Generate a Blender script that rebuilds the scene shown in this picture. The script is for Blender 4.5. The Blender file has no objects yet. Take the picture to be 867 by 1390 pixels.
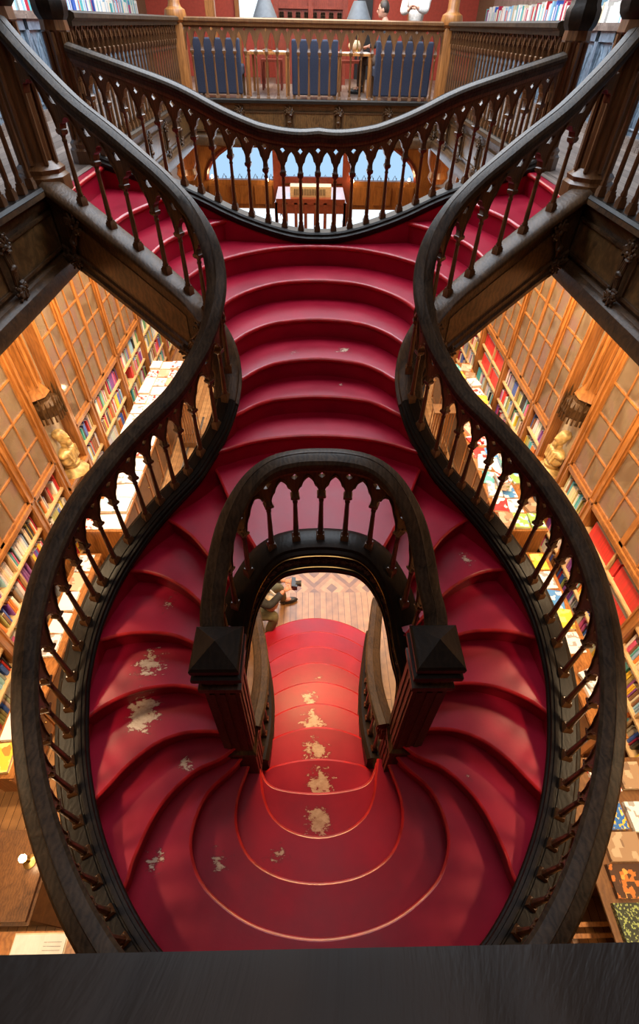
import bpy, bmesh, math, random
from mathutils import Vector, Matrix
from mathutils.geometry import tessellate_polygon
from math import sin, cos, pi, radians, sqrt, hypot, atan2
random.seed(7)
SC = bpy.context.scene
COL = SC.collection
RISE = 0.18
UP = 5.04          # upper floor level
CAM = Vector((-0.0744, 0.0, 6.0107))

# ------------------------------------------------------------------ materials
def nodes(name):
    m = bpy.data.materials.new(name); m.use_nodes = True
    nt = m.node_tree; b = nt.nodes['Principled BSDF']
    return m, nt, b
def N(nt, typ, **kw):
    n = nt.nodes.new(typ)
    for k, v in kw.items():
        if k.startswith('_'): setattr(n, k[1:], v)
        else: n.inputs[k.replace('__', ' ')].default_value = v
    return n
def ramp(nt, fac, stops):
    r = nt.nodes.new('ShaderNodeValToRGB'); nt.links.new(fac, r.inputs[0])
    e = r.color_ramp.elements
    while len(e) < len(stops): e.new(0.5)
    for i, (p, c) in enumerate(stops):
        e[i].position = p; e[i].color = (*c, 1) if len(c) == 3 else c
    return r
def wood(name, dark, light, rough=0.4, scale=3.0, stretch=(1, 1, 1), bump=0.15, coat=0.0, spec=0.5):
    m, nt, b = nodes(name)
    tc = N(nt, 'ShaderNodeTexCoord'); mp = N(nt, 'ShaderNodeMapping'); mp.inputs['Scale'].default_value = stretch
    nt.links.new(tc.outputs['Object'], mp.inputs['Vector'])
    n1 = N(nt, 'ShaderNodeTexNoise', Scale=scale, Detail=8, Roughness=0.68, Distortion=1.2)
    nt.links.new(mp.outputs[0], n1.inputs['Vector'])
    w = N(nt, 'ShaderNodeTexWave', Scale=scale * 1.6, Distortion=9.0, Detail=3, **{'Detail Scale': 1.5})
    nt.links.new(mp.outputs[0], w.inputs['Vector'])
    mx = N(nt, 'ShaderNodeMath', _operation='ADD'); nt.links.new(n1.outputs[0], mx.inputs[0])
    ml = N(nt, 'ShaderNodeMath', _operation='MULTIPLY'); ml.inputs[1].default_value = 0.16
    nt.links.new(w.outputs['Fac'], ml.inputs[0]); nt.links.new(ml.outputs[0], mx.inputs[1])
    r = ramp(nt, mx.outputs[0], [(0.32, dark), (0.88, light)])
    nt.links.new(r.outputs[0], b.inputs['Base Color'])
    b.inputs['Roughness'].default_value = rough
    b.inputs['Coat Weight'].default_value = coat; b.inputs['Coat Roughness'].default_value = 0.2
    b.inputs['Specular IOR Level'].default_value = spec
    bp = N(nt, 'ShaderNodeBump', Strength=bump, Distance=0.01); nt.links.new(mx.outputs[0], bp.inputs['Height'])
    nt.links.new(bp.outputs[0], b.inputs['Normal'])
    return m
def plain(name, col, rough=0.5, metal=0.0, coat=0.0, noise=0.12, nscale=20, bump=0.0):
    m, nt, b = nodes(name)
    tc = N(nt, 'ShaderNodeTexCoord'); n1 = N(nt, 'ShaderNodeTexNoise', Scale=nscale, Detail=4)
    nt.links.new(tc.outputs['Object'], n1.inputs['Vector'])
    lo = tuple(c * (1 - noise) for c in col); hi = tuple(min(1, c * (1 + noise)) for c in col)
    r = ramp(nt, n1.outputs[0], [(0.3, lo), (0.7, hi)]); nt.links.new(r.outputs[0], b.inputs['Base Color'])
    b.inputs['Roughness'].default_value = rough; b.inputs['Metallic'].default_value = metal
    b.inputs['Coat Weight'].default_value = coat
    if bump:
        bp = N(nt, 'ShaderNodeBump', Strength=bump, Distance=0.01); nt.links.new(n1.outputs[0], bp.inputs['Height'])
        nt.links.new(bp.outputs[0], b.inputs['Normal'])
    return m
def emit(name, col, s):
    m = bpy.data.materials.new(name); m.use_nodes = True; nt = m.node_tree; nt.nodes.clear()
    e = N(nt, 'ShaderNodeEmission', Strength=s); e.inputs[0].default_value = (*col, 1)
    o = N(nt, 'ShaderNodeOutputMaterial'); nt.links.new(e.outputs[0], o.inputs[0]); return m
def glassmat(name, tint=(0.9, 0.9, 0.85), gloss=0.10, milk=.26):
    m = bpy.data.materials.new(name); m.use_nodes = True; nt = m.node_tree; nt.nodes.clear()
    t = N(nt, 'ShaderNodeBsdfTransparent'); t.inputs[0].default_value = (*tint, 1)
    g = N(nt, 'ShaderNodeBsdfGlossy', Roughness=gloss)
    lw = N(nt, 'ShaderNodeLayerWeight', Blend=0.35)
    mr = N(nt, 'ShaderNodeMapRange'); mr.inputs['To Min'].default_value = 0.12; mr.inputs['To Max'].default_value = 0.8
    nt.links.new(lw.outputs['Fresnel'], mr.inputs['Value'])
    mx = N(nt, 'ShaderNodeMixShader'); nt.links.new(mr.outputs[0], mx.inputs[0])
    nt.links.new(t.outputs[0], mx.inputs[1]); nt.links.new(g.outputs[0], mx.inputs[2])
    tc = N(nt, 'ShaderNodeNewGeometry'); nz = N(nt, 'ShaderNodeTexNoise', Scale=2.4, Detail=3, Distortion=1.0); nt.links.new(tc.outputs['Position'], nz.inputs['Vector'])
    rc = ramp(nt, nz.outputs[0], [(.35, (.34, .22, .14)), (.5, (.52, .38, .25)), (.65, (.50, .30, .26))])
    df = N(nt, 'ShaderNodeBsdfDiffuse'); nt.links.new(rc.outputs[0], df.inputs[0]); m2 = N(nt, 'ShaderNodeMixShader'); m2.inputs[0].default_value = milk
    nt.links.new(mx.outputs[0], m2.inputs[1]); nt.links.new(df.outputs[0], m2.inputs[2])
    bp = N(nt, 'ShaderNodeBump', Strength=.15, Distance=.01); nt.links.new(nz.outputs[0], bp.inputs['Height']); nt.links.new(bp.outputs[0], g.inputs['Normal'])
    o = N(nt, 'ShaderNodeOutputMaterial'); nt.links.new(m2.outputs[0], o.inputs[0]); return m

def red_paint():
    m, nt, b = nodes('red_gloss_paint')
    geo = N(nt, 'ShaderNodeNewGeometry')
    n0 = N(nt, 'ShaderNodeTexNoise', Scale=2.2, Detail=5, Roughness=0.6); nt.links.new(geo.outputs['Position'], n0.inputs['Vector'])
    base = ramp(nt, n0.outputs[0], [(0.3, (0.25, 0.002, 0.018)), (0.72, (0.41, 0.005, 0.029))])
    # worn patches where feet have scuffed the paint down to the boards
    patches = [((0.0, 0.86, 1.62), .21, 1.0), ((0.02, 1.15, 1.44), .22, 1.0), ((-.01, 1.45, 1.26), .23, .95), ((-0.04, 1.75, 1.08), .24, .9),
               ((-0.08, 2.05, .90), .22, .8), ((0.02, 2.36, .72), .12, .6), ((-1.22, 1.32, 2.52), .24, 1.0), ((-1.2, 1.58, 2.7), .24, .85), ((-0.92, 1.05, 2.34), .12, .75),
               ((0.22, 3.78, 3.96), .14, .72), ((-0.2, 3.74, 3.96), .10, .7), ((-1.05, .55, 2.16), .16, .72), ((-0.68, .58, 1.98), .16, .70), ((-.30, .62, 1.8), .16, .7),
               ((1.12, 2.22, 3.06), .16, .70), ((-1.1, 1.95, 2.88), .16, .72), ((0.2, 3.52, 3.78), .08, .6), ((.75, .5, 2.16), .10, .66), ((1.0, .95, 2.34), .08, .6)]
    acc = None
    for c, r, a in patches:
        d = N(nt, 'ShaderNodeVectorMath', _operation='DISTANCE'); d.inputs[1].default_value = c
        nt.links.new(geo.outputs['Position'], d.inputs[0])
        mr = N(nt, 'ShaderNodeMapRange'); mr.inputs['From Min'].default_value = 0; mr.inputs['From Max'].default_value = r
        mr.inputs['To Min'].default_value = a; mr.inputs['To Max'].default_value = 0
        nt.links.new(d.outputs['Value'], mr.inputs['Value'])
        if acc is None: acc = mr.outputs[0]
        else:
            mm = N(nt, 'ShaderNodeMath', _operation='MAXIMUM'); nt.links.new(acc, mm.inputs[0]); nt.links.new(mr.outputs[0], mm.inputs[1]); acc = mm.outputs[0]
    mp = N(nt, 'ShaderNodeMapping'); mp.inputs['Scale'].default_value = (9, 16, 9); nt.links.new(geo.outputs['Position'], mp.inputs['Vector'])
    n1 = N(nt, 'ShaderNodeTexNoise', Scale=1.6, Detail=9, Roughness=0.7, Distortion=.4); nt.links.new(mp.outputs[0], n1.inputs['Vector'])
    mu = N(nt, 'ShaderNodeMath', _operation='MULTIPLY_ADD'); nt.links.new(acc, mu.inputs[0]); mu.inputs[1].default_value = 0.55
    nt.links.new(n1.outputs[0], mu.inputs[2])
    mk = ramp(nt, mu.outputs[0], [(0.83, (0, 0, 0)), (0.87, (1, 1, 1))])
    edge = ramp(nt, mu.outputs[0], [(0.75, (0, 0, 0)), (0.84, (1, 1, 1))])
    tan = ramp(nt, n1.outputs[0], [(0.4, (0.42, 0.27, 0.17)), (0.7, (0.66, 0.50, 0.36))])
    m1 = N(nt, 'ShaderNodeMixRGB'); nt.links.new(edge.outputs[0], m1.inputs[0]); nt.links.new(base.outputs[0], m1.inputs[1]); m1.inputs[2].default_value = (0.20, 0.01, 0.02, 1)
    m2 = N(nt, 'ShaderNodeMixRGB'); nt.links.new(mk.outputs[0], m2.inputs[0]); nt.links.new(m1.outputs[0], m2.inputs[1]); nt.links.new(tan.outputs[0], m2.inputs[2])
    nt.links.new(m2.outputs[0], b.inputs['Base Color'])
    rr = ramp(nt, n0.outputs[0], [(0.3, (0.34,) * 3), (0.7, (0.48,) * 3)])
    b.inputs['Specular IOR Level'].default_value = 0.28
    nt.links.new(rr.outputs[0], b.inputs['Roughness'])
    b.inputs['Coat Weight'].default_value = 0.04; b.inputs['Coat Roughness'].default_value = 0.22
    n2 = N(nt, 'ShaderNodeTexNoise', Scale=14, Detail=4); nt.links.new(geo.outputs['Position'], n2.inputs['Vector'])
    bp = N(nt, 'ShaderNodeBump', Strength=0.12, Distance=0.01); nt.links.new(n2.outputs[0], bp.inputs['Height']); nt.links.new(bp.outputs[0], b.inputs['Normal'])
    return m

def planks(name, dark, light, w=0.11, along='Y', rough=0.35, rot=0.0):
    m, nt, b = nodes(name)
    geo = N(nt, 'ShaderNodeNewGeometry'); mp = N(nt, 'ShaderNodeMapping')
    mp.inputs['Rotation'].default_value = (0, 0, rot if along == 'X' else rot + pi / 2)
    nt.links.new(geo.outputs['Position'], mp.inputs['Vector'])
    br = N(nt, 'ShaderNodeTexBrick', Scale=1.0, **{'Mortar Size': 0.004, 'Brick Width': 1.7, 'Row Height': w, 'Mortar Smooth': 0.1})
    br.inputs['Color1'].default_value = (*dark, 1); br.inputs['Color2'].default_value = (*light, 1)
    br.inputs['Mortar'].default_value = (dark[0] * .25, dark[1] * .25, dark[2] * .25, 1)
    nt.links.new(mp.outputs[0], br.inputs['Vector'])
    mp2 = N(nt, 'ShaderNodeMapping'); mp2.inputs['Scale'].default_value = (2, 22, 2); nt.links.new(mp.outputs[0], mp2.inputs['Vector'])
    n1 = N(nt, 'ShaderNodeTexNoise', Scale=1.5, Detail=6, Roughness=.65); nt.links.new(mp2.outputs[0], n1.inputs['Vector'])
    r = ramp(nt, n1.outputs[0], [(0.25, (0.45,) * 3), (0.75, (1.25,) * 3)])
    mx = N(nt, 'ShaderNodeMixRGB', _blend_type='MULTIPLY'); mx.inputs[0].default_value = 1
    nt.links.new(br.outputs[0], mx.inputs[1]); nt.links.new(r.outputs[0], mx.inputs[2])
    nt.links.new(mx.outputs[0], b.inputs['Base Color']); b.inputs['Roughness'].default_value = rough
    return m

M = {}
M['red'] = red_paint()
M['lit_red_edge'] = plain('red_edge_highlight', (0.46, 0.016, 0.020), 0.28, nscale=9, noise=.3, coat=.15)  # warm highlight on the nosings, put into the colour as brighter orange-red
M['ebony'] = wood('dark_stained_oak', (0.005, 0.0035, 0.0025), (0.018, 0.011, 0.006), 0.42, 6.0, (1, 1, 1), 0.2, 0.0, 0.2)
M['rail'] = wood('handrail_oak', (0.008, 0.005, 0.003), (0.070, 0.043, 0.023), 0.46, 7.0, (1, 1, 1), 0.2, 0.0, 0.22)
M['walnut'] = wood('turned_walnut', (0.046, 0.019, 0.007), (0.175, 0.075, 0.026), 0.32, 9.0, (1, 1, .3), 0.1, 0.15, 0.35)
M['walnut_dark'] = wood('carved_walnut', (0.022, 0.011, 0.005), (0.105, 0.052, 0.020), 0.42, 7.0, (1, 1, 1), 0.3, 0.05, 0.25)
M['panel'] = wood('burr_panel', (0.035, 0.018, 0.007), (0.17, 0.088, 0.030), 0.36, 5.0, (1, 1, 1), 0.1, 0.1, 0.3)
M['oak'] = wood('honey_oak', (0.15, 0.050, 0.010), (0.50, 0.20, 0.050), 0.36, 5.0, (1, 1, .25), 0.12, 0.15)
M['midoak'] = wood('mid_oak', (0.07, 0.028, 0.010), (0.20, 0.088, 0.028), 0.36, 7.0, (1, 1, .3), 0.1, 0.1)
M['oak_back'] = wood('pale_shelf_oak', (0.42, 0.26, 0.12), (0.66, 0.45, 0.22), 0.5, 4.0, (1, 1, .4), 0.1)
M['oak_dark'] = wood('dark_oak', (0.09, 0.035, 0.012), (0.22, 0.10, 0.03), 0.4, 5.0)  # darker brown oak
M['mahog'] = wood('red_mahogany', (0.13, 0.022, 0.012), (0.28, 0.055, 0.03), 0.3, 5.0, coat=.3)
M['greywood'] = wood('grey_wash_oak', (0.10, 0.07, 0.055), (0.30, 0.23, 0.19), 0.4, 4.0)
M['bluelit_wood'] = wood('skylit_blue_oak', (0.06, 0.085, 0.115), (0.24, 0.31, 0.38), 0.33, 5.0, coat=.4)  # bluish skylight on the gallery cabinets, put into the wood colour
M['floor'] = planks('floor_boards', (0.27, 0.125, 0.045), (0.42, 0.21, 0.08), 0.10, 'Y')
M['floor_x'] = planks('parquet_border', (0.20, 0.09, 0.035), (0.34, 0.17, 0.07), 0.09, 'Y')
M['floor_up'] = planks('upper_floor_boards', (0.20, 0.15, 0.12), (0.36, 0.28, 0.23), 0.14, 'Y', 0.4)
M['redwall'] = plain('red_wall_paint', (0.42, 0.055, 0.03), 0.6)
M['cream'] = plain('cream_plaster', (0.62, 0.52, 0.36), 0.7)
M['brownwall'] = plain('tobacco_plaster', (0.17, 0.10, 0.055), 0.6)
M['brass'] = plain('aged_brass', (0.55, 0.36, 0.12), 0.3, 1.0)
M['gilt'] = plain('gilded_plaster', (0.50, 0.33, 0.12), 0.42, 0.15, nscale=14, noise=.45, bump=.5)
M['steel'] = plain('dull_steel', (0.35, 0.35, 0.36), 0.3, 1.0)
M['black'] = plain('black_enamel', (0.02, 0.02, 0.022), 0.35)
M['navy'] = plain('navy_velvet', (0.020, 0.024, 0.046), 0.85, noise=.25, nscale=60)
M['shade'] = plain('grey_lampshade', (0.10, 0.11, 0.12), 0.6)
M['white'] = plain('white_card', (0.72, 0.70, 0.66), 0.6, noise=.05)
M['beige'] = plain('beige_casing', (0.60, 0.46, 0.28), 0.5)
M['glass'] = glassmat('door_glass')
M['bulb'] = emit('warm_bulb', (1.0, 0.72, 0.38), 60)
M['daylight'] = emit('window_daylight', (0.42, 0.66, 0.95), 1.0)
M['daywhite'] = emit('street_daylight', (0.80, 0.92, 1.0), 1.25)
M['skin'] = plain('skin', (0.52, 0.26, 0.17), 0.5)
M['hair'] = plain('dark_hair', (0.03, 0.018, 0.012), 0.5)

def book_material():
    m, nt, b = nodes('book_cloth_and_pages')
    oi = N(nt, 'ShaderNodeObjectInfo'); nt.links.new(oi.outputs['Color'], b.inputs['Base Color']); b.inputs['Roughness'].default_value = 0.38
    return m
M['cover'] = book_material()
M['pages'] = plain('book_pages', (0.78, 0.68, 0.50), 0.7)
def attr_material():
    m, nt, b = nodes('massed_book_colours')
    a = N(nt, 'ShaderNodeAttribute', _attribute_name='Col'); nt.links.new(a.outputs['Color'], b.inputs['Base Color']); b.inputs['Roughness'].default_value = 0.4
    return m
M['mass'] = attr_material()

# ------------------------------------------------------------------ mesh builder
class MB:
    def __init__(s): s.v = []; s.f = []; s.mi = []; s.cur = 0
    def add(s, vs, fs, mi=None):
        o = len(s.v); s.v += [tuple(p) for p in vs]; s.f += [tuple(i + o for i in q) for q in fs]
        s.mi += [s.cur if mi is None else mi] * len(fs); return s
    def box(s, c, d, rz=0.0, mi=None, M3=None):
        x, y, z = d[0] / 2, d[1] / 2, d[2] / 2
        vs = [Vector((a * x, b * y, e * z)) for a in (-1, 1) for b in (-1, 1) for e in (-1, 1)]
        if M3 is None: M3 = Matrix.Rotation(rz, 3, 'Z')
        vs = [M3 @ p + Vector(c) for p in vs]
        return s.add(vs, [(0, 1, 3, 2), (4, 6, 7, 5), (0, 4, 5, 1), (2, 3, 7, 6), (0, 2, 6, 4), (1, 5, 7, 3)], mi)
    def b2(s, x0, x1, y0, y1, z0, z1, mi=None):
        return s.box(((x0 + x1) / 2, (y0 + y1) / 2, (z0 + z1) / 2), (abs(x1 - x0), abs(y1 - y0), abs(z1 - z0)), 0, mi)
    def lathe(s, prof, c=(0, 0, 0), n=12, rz=0.0, sq=None, M3=None, mi=None):
        # prof: list of (r, z); sq = indices drawn with 4 sides is approximated by a superellipse of the ring
        vs = []; fs = []
        for j, (r, z) in enumerate(prof):
            for i in range(n):
                a = 2 * pi * i / n + rz; rr = r
                if sq and j in sq:
                    rr = r / max(abs(cos(a - rz)), abs(sin(a - rz)))
                p = Vector((rr * cos(a), rr * sin(a), z))
                if M3: p = M3 @ p
                vs.append(p + Vector(c))
        for j in range(len(prof) - 1):
            for i in range(n):
                k = (i + 1) % n
                fs.append((j * n + i, j * n + k, (j + 1) * n + k, (j + 1) * n + i))
        fs.append(tuple(range(n))[::-1]); fs.append(tuple((len(prof) - 1) * n + i for i in range(n)))
        return s.add(vs, fs, mi)
    def sqlathe(s, prof, c=(0, 0, 0), rz=0.0, mi=None):
        vs = []; fs = []
        for (r, z) in prof:
            for a in (pi / 4, 3 * pi / 4, 5 * pi / 4, 7 * pi / 4):
                vs.append((c[0] + r * sqrt(2) * cos(a + rz), c[1] + r * sqrt(2) * sin(a + rz), c[2] + z))
        for j in range(len(prof) - 1):
            for i in range(4):
                k = (i + 1) % 4; fs.append((j * 4 + i, j * 4 + k, (j + 1) * 4 + k, (j + 1) * 4 + i))
        fs.append((3, 2, 1, 0)); L = (len(prof) - 1) * 4; fs.append((L, L + 1, L + 2, L + 3))
        return s.add(vs, fs, mi)
    def tube(s, pts, r, n=8, mi=None):
        pts = [Vector(p) for p in pts]; vs = []; fs = []; m = len(pts)
        rs = r if isinstance(r, (list, tuple)) else [r] * m
        for j, p in enumerate(pts):
            t = (pts[min(j + 1, m - 1)] - pts[max(j - 1, 0)]).normalized()
            a = Vector((0, 0, 1)) if abs(t.z) < .9 else Vector((1, 0, 0))
            u = t.cross(a).normalized(); w = t.cross(u)
            for i in range(n):
                an = 2 * pi * i / n; vs.append(p + (u * cos(an) + w * sin(an)) * rs[j])
        for j in range(m - 1):
            for i in range(n):
                k = (i + 1) % n; fs.append((j * n + i, (j + 1) * n + i, (j + 1) * n + k, j * n + k))
        fs.append(tuple(range(n))); fs.append(tuple((m - 1) * n + i for i in range(n))[::-1])
        return s.add(vs, fs, mi)
    def ball(s, c, d, n=8, m=6, M3=None, mi=None):
        vs = []; fs = []
        for j in range(1, m):
            th = pi * j / m
            for i in range(n):
                a = 2 * pi * i / n
                p = Vector((d[0] * sin(th) * cos(a), d[1] * sin(th) * sin(a), d[2] * cos(th)))
                vs.append((M3 @ p if M3 else p) + Vector(c))
        t = Vector((0, 0, d[2])); b = Vector((0, 0, -d[2]))
        vs.append((M3 @ t if M3 else t) + Vector(c)); vs.append((M3 @ b if M3 else b) + Vector(c))
        T = len(vs) - 2; B = T + 1
        for j in range(m - 2):
            for i in range(n):
                k = (i + 1) % n; fs.append((j * n + i, (j + 1) * n + i, (j + 1) * n + k, j * n + k))
        for i in range(n):
            k = (i + 1) % n; fs.append((T, i, k)); fs.append((B, (m - 2) * n + k, (m - 2) * n + i))
        return s.add(vs, fs, mi)
    def sweep(s, path, prof, closed=True, caps=True, mi=None, zmul=None):
        # path: list of Vector; prof: (side, up); side + is to the right of travel
        n = len(prof); m = len(path); vs = []; fs = []
        for j, p in enumerate(path):
            t = path[min(j + 1, m - 1)] - path[max(j - 1, 0)]; t.z = 0
            t = t.normalized(); sd = Vector((t.y, -t.x, 0))
            for k, (a, b) in enumerate(prof):
                vs.append((p.x + sd.x * a, p.y + sd.y * a, p.z + b * (zmul[j] if (zmul and b < -.2) else 1)))
        for j in range(m - 1):
            for i in range(n if closed else n - 1):
                k = (i + 1) % n; fs.append((j * n + i, (j + 1) * n + i, (j + 1) * n + k, j * n + k))
        if closed and caps:
            fs.append(tuple(range(n))); fs.append(tuple((m - 1) * n + i for i in range(n))[::-1])
        return s.add(vs, fs, mi)
    def prism(s, poly, z0, z1, mi=None):
        # poly: list of (x, y)
        n = len(poly); tris = tessellate_polygon([[Vector((p[0], p[1], 0)) for p in poly]])
        vs = [(p[0], p[1], z0) for p in poly] + [(p[0], p[1], z1) for p in poly]
        fs = [tuple(t) for t in tris] + [tuple(i + n for i in t)[::-1] for t in tris]
        fs += [(i, (i + 1) % n, (i + 1) % n + n, i + n) for i in range(n)]
        return s.add(vs, fs, mi)
    def mirror(s):
        s.v = [(-p[0], p[1], p[2]) for p in s.v]; s.f = [tuple(reversed(q)) for q in s.f]; return s
    def xform(s, M4):
        s.v = [tuple(M4 @ Vector(p)) for p in s.v]; return s
    def mesh(s, name, mats, smooth=None):
        me = bpy.data.meshes.new(name); me.from_pydata(s.v, [], s.f)
        for m in (mats if isinstance(mats, (list, tuple)) else [mats]): me.materials.append(m)
        if max(s.mi, default=0) > 0: me.polygons.foreach_set('material_index', s.mi)
        bm = bmesh.new(); bm.from_mesh(me); bmesh.ops.recalc_face_normals(bm, faces=bm.faces)
        bm.to_mesh(me); bm.free()
        if smooth is not None:
            me.polygons.foreach_set('use_smooth', [True] * len(me.polygons))
            me.set_sharp_from_angle(angle=radians(smooth))
        me.update(); return me
    def build(s, name, mats, parent=None, org=None, smooth=35, **tags):
        if org is None: org = parent.location.copy() if parent is not None and parent.parent is None and parent.type == 'EMPTY' else Vector((0, 0, 0))
        if parent is not None and parent.get('_org') is not None: org = Vector(parent['_org'])
        if org.length: s.v = [(p[0] - org[0], p[1] - org[1], p[2] - org[2]) for p in s.v]
        me = s.mesh(name, mats, smooth); o = bpy.data.objects.new(name, me); COL.objects.link(o)
        if parent is not None: o.parent = parent
        elif org.length: o.location = org
        for k, v in tags.items(): o[k] = v
        return o
ORG = {}
def thing(name, label, cat, loc=(0, 0, 0), rz=0.0, group=None):
    o = bpy.data.objects.new(name, None); COL.objects.link(o); o.location = loc; o.rotation_euler = (0, 0, rz)
    o.empty_display_size = .1
    o['label'] = label; o['category'] = cat
    if group: o['group'] = group
    return o
def tag(o, label, cat, group=None, kind=None):
    o['label'] = label; o['category'] = cat
    if group: o['group'] = group
    if kind: o['kind'] = kind
    return o
def part(mb, name, mat, parent, base=None, smooth=35, label=None):
    """world-space builder -> child of parent; base = world location of the top-level empty"""
    if base is None:
        p = parent
        while p.parent: p = p.parent
        base = p.location
    mb.v = [(q[0] - base[0], q[1] - base[1], q[2] - base[2]) for q in mb.v]
    me = mb.mesh(name, mat, smooth); o = bpy.data.objects.new(name, me); COL.objects.link(o); o.parent = parent
    if label: o['label'] = label
    return o
def solo(mb, name, mat, label, cat, loc=None, group=None, smooth=35, kind=None):
    if loc is None:
        n = len(mb.v); loc = (sum(q[0] for q in mb.v) / n, sum(q[1] for q in mb.v) / n, min(q[2] for q in mb.v))
    mb.v = [(q[0] - loc[0], q[1] - loc[1], q[2] - loc[2]) for q in mb.v]
    me = mb.mesh(name, mat, smooth); o = bpy.data.objects.new(name, me); COL.objects.link(o); o.location = loc
    return tag(o, label, cat, group, kind)
def struct(mb, name, mat, smooth=35):
    me = mb.mesh(name, mat, smooth); o = bpy.data.objects.new(name, me); COL.objects.link(o); o['kind'] = 'structure'; return o
def copy_tree(o, parent=None):
    c = o.copy(); COL.objects.link(c)
    if parent is not None: c.parent = parent
    for ch in list(o.children): copy_tree(ch, c)
    return c

# ------------------------------------------------------------------ paths
def catmull(P, sub=8):
    P = [Vector(p) for p in P]; out = []
    for i in range(len(P) - 1):
        a = P[i - 1] if i > 0 else P[0] * 2 - P[1]
        b, c = P[i], P[i + 1]
        d = P[i + 2] if i + 2 < len(P) else P[-1] * 2 - P[-2]
        for k in range(sub):
            t = k / sub
            out.append(0.5 * ((2 * b) + (c - a) * t + (2 * a - 5 * b + 4 * c - d) * t * t + (3 * b - a - 3 * c + d) * t ** 3))
    out.append(P[-1].copy()); return out
class Path:
    def __init__(s, pts):
        s.p = pts; s.s = [0.0]
        for a, b in zip(pts[:-1], pts[1:]): s.s.append(s.s[-1] + hypot(b.x - a.x, b.y - a.y))
        s.L = s.s[-1]
    def at(s, t):
        t = max(0, min(s.L, t)); import bisect
        i = min(max(bisect.bisect_right(s.s, t) - 1, 0), len(s.p) - 2)
        f = (t - s.s[i]) / max(1e-9, s.s[i + 1] - s.s[i])
        return s.p[i].lerp(s.p[i + 1], f)
    def tan(s, t):
        v = s.at(t + .02) - s.at(t - .02); v.z = 0; return v.normalized()
    def near(s, x, y):
        i = min(range(len(s.p)), key=lambda i: hypot(s.p[i].x - x, s.p[i].y - y)); return s.s[i]
def resample(pts, n):
    P = Path([Vector(p) for p in pts]); return [P.at(P.L * i / (n - 1)) for i in range(n)]

# ------------------------------------------------------------------ balustrade kit
def baluster_mesh(h=0.50, name='baluster'):
    b = MB()
    b.sqlathe([(.027, -.03), (.027, .035), (.021, .045), (.021, .055)])
    b.lathe([(.020, .055), (.023, .065), (.016, .085), (.0185, .10), (.0165, .2), (.0145, .33), (.0135, h - .085), (.017, h - .08), (.017, h - .07), (.0135, h - .062), (.0145, h - .05), (.021, h - .036)], n=8)
    b.sqlathe([(.020, h - .036), (.027, h - .022), (.027, h - .004), (.020, h + .004), (.018, h + .05)])
    return b.mesh(name, M['walnut'], 40)
BAL = baluster_mesh()
BALF = baluster_mesh(0.56, 'baluster')
BALF.materials[0] = M['midoak']
def arch_low(x, Hs):
    if x > .84: return 0.0
    x = x / .84
    a = Hs * sqrt(max(0, 4 - (1 + x) ** 2)) / sqrt(3)
    return max(0.0, a - .022 * math.exp(-((x - .62) / .13) ** 2))
def arcade(mb, path, ss, z0=.50, H=.195, Hs=.135, th=.016, rib=.026):
    for s0, s1 in zip(ss[:-1], ss[1:]):
        n = 16; rows = []
        for j in range(n + 1):
            u = j / n; x = abs(2 * u - 1); s = s0 + (s1 - s0) * u
            p = path.at(s); t = path.tan(s); sd = Vector((t.y, -t.x, 0)); rows.append((p, sd, x, arch_low(x, Hs)))
        for (p, a, x0, l0), (q, c, x1, l1) in zip(rows[:-1], rows[1:]):
            def quad(lo0, hi0, lo1, hi1, w):
                v = []
                for (P, S, lo, hi) in ((p, a, lo0, hi0), (q, c, lo1, hi1)):
                    for (k, zz) in ((w, lo), (w, hi), (-w, hi), (-w, lo)):
                        v.append((P.x + S.x * k, P.y + S.y * k, P.z + z0 + zz))
                mb.add(v, [(0, 4, 5, 1), (1, 5, 6, 2), (2, 6, 7, 3), (3, 7, 4, 0), (0, 1, 2, 3), (7, 6, 5, 4)])
            h0 = .022 * max(0, (x0 - .72) / .28); h1 = .022 * max(0, (x1 - .72) / .28); m = H - .045
            if h0 > 0 or h1 > 0:
                quad(l0, m - h0, l1, m - h1, th); quad(m + h0, H, m + h1, H, th)
            else: quad(l0, H, l1, H, th)
            if max(x0, x1) < .99: quad(l0, l0 + .017, l1, l1 + .017, rib)
RAILP = [(-.050, -.050), (-.055, -.022), (-.066, -.012), (-.068, .010), (-.055, .028), (-.020, .040), (-.004, .042), (0, .046), (.004, .042), (.020, .040), (.055, .028), (.068, .010), (.066, -.012), (.055, -.022), (.050, -.050)]
SUBRAIL = [(-.036, -.075), (-.040, -.05), (.040, -.05), (.036, -.075)]
def shifted(path, dz, i0=0):
    return [Vector((p.x, p.y, p.z + (dz(k) if callable(dz) else dz))) for k, p in enumerate(path)]
# ------------------------------------------------------------------ staircase lines (left half; the right half mirrors it)
FC = (0.0, 1.45)
def circ(deg, z, r): a = radians(deg); return (-r * cos(a), FC[1] + r * sin(a), z)
F_PTS = [circ(-90, 2.33, 1.70), circ(-75, 2.35, 1.69), circ(-60, 2.385, 1.675), circ(-50, 2.42, 1.66), circ(-39, 2.46, 1.642), circ(-28, 2.55, 1.632),
         circ(-17, 2.66, 1.628), circ(-7, 2.79, 1.625), circ(0, 2.89, 1.625), circ(10, 3.02, 1.622), circ(21, 3.14, 1.62), circ(32, 3.26, 1.612), circ(42, 3.38, 1.605), (-1.0, 2.72, 3.50),
         (-.89, 2.86, 3.61), (-.79, 2.99, 3.74), (-.72, 3.13, 3.90), (-.70, 3.29, 4.06), (-.745, 3.42, 4.25), (-.85, 3.52, 4.42), (-1.0, 3.60, 4.56), (-1.16, 3.68, 4.67), (-1.34, 3.785, 4.78),
         (-1.54, 3.90, 4.89), (-1.76, 4.03, 5.01), (-2.02, 4.18, 5.13)]
F = Path(catmull(F_PTS, 6))
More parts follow.
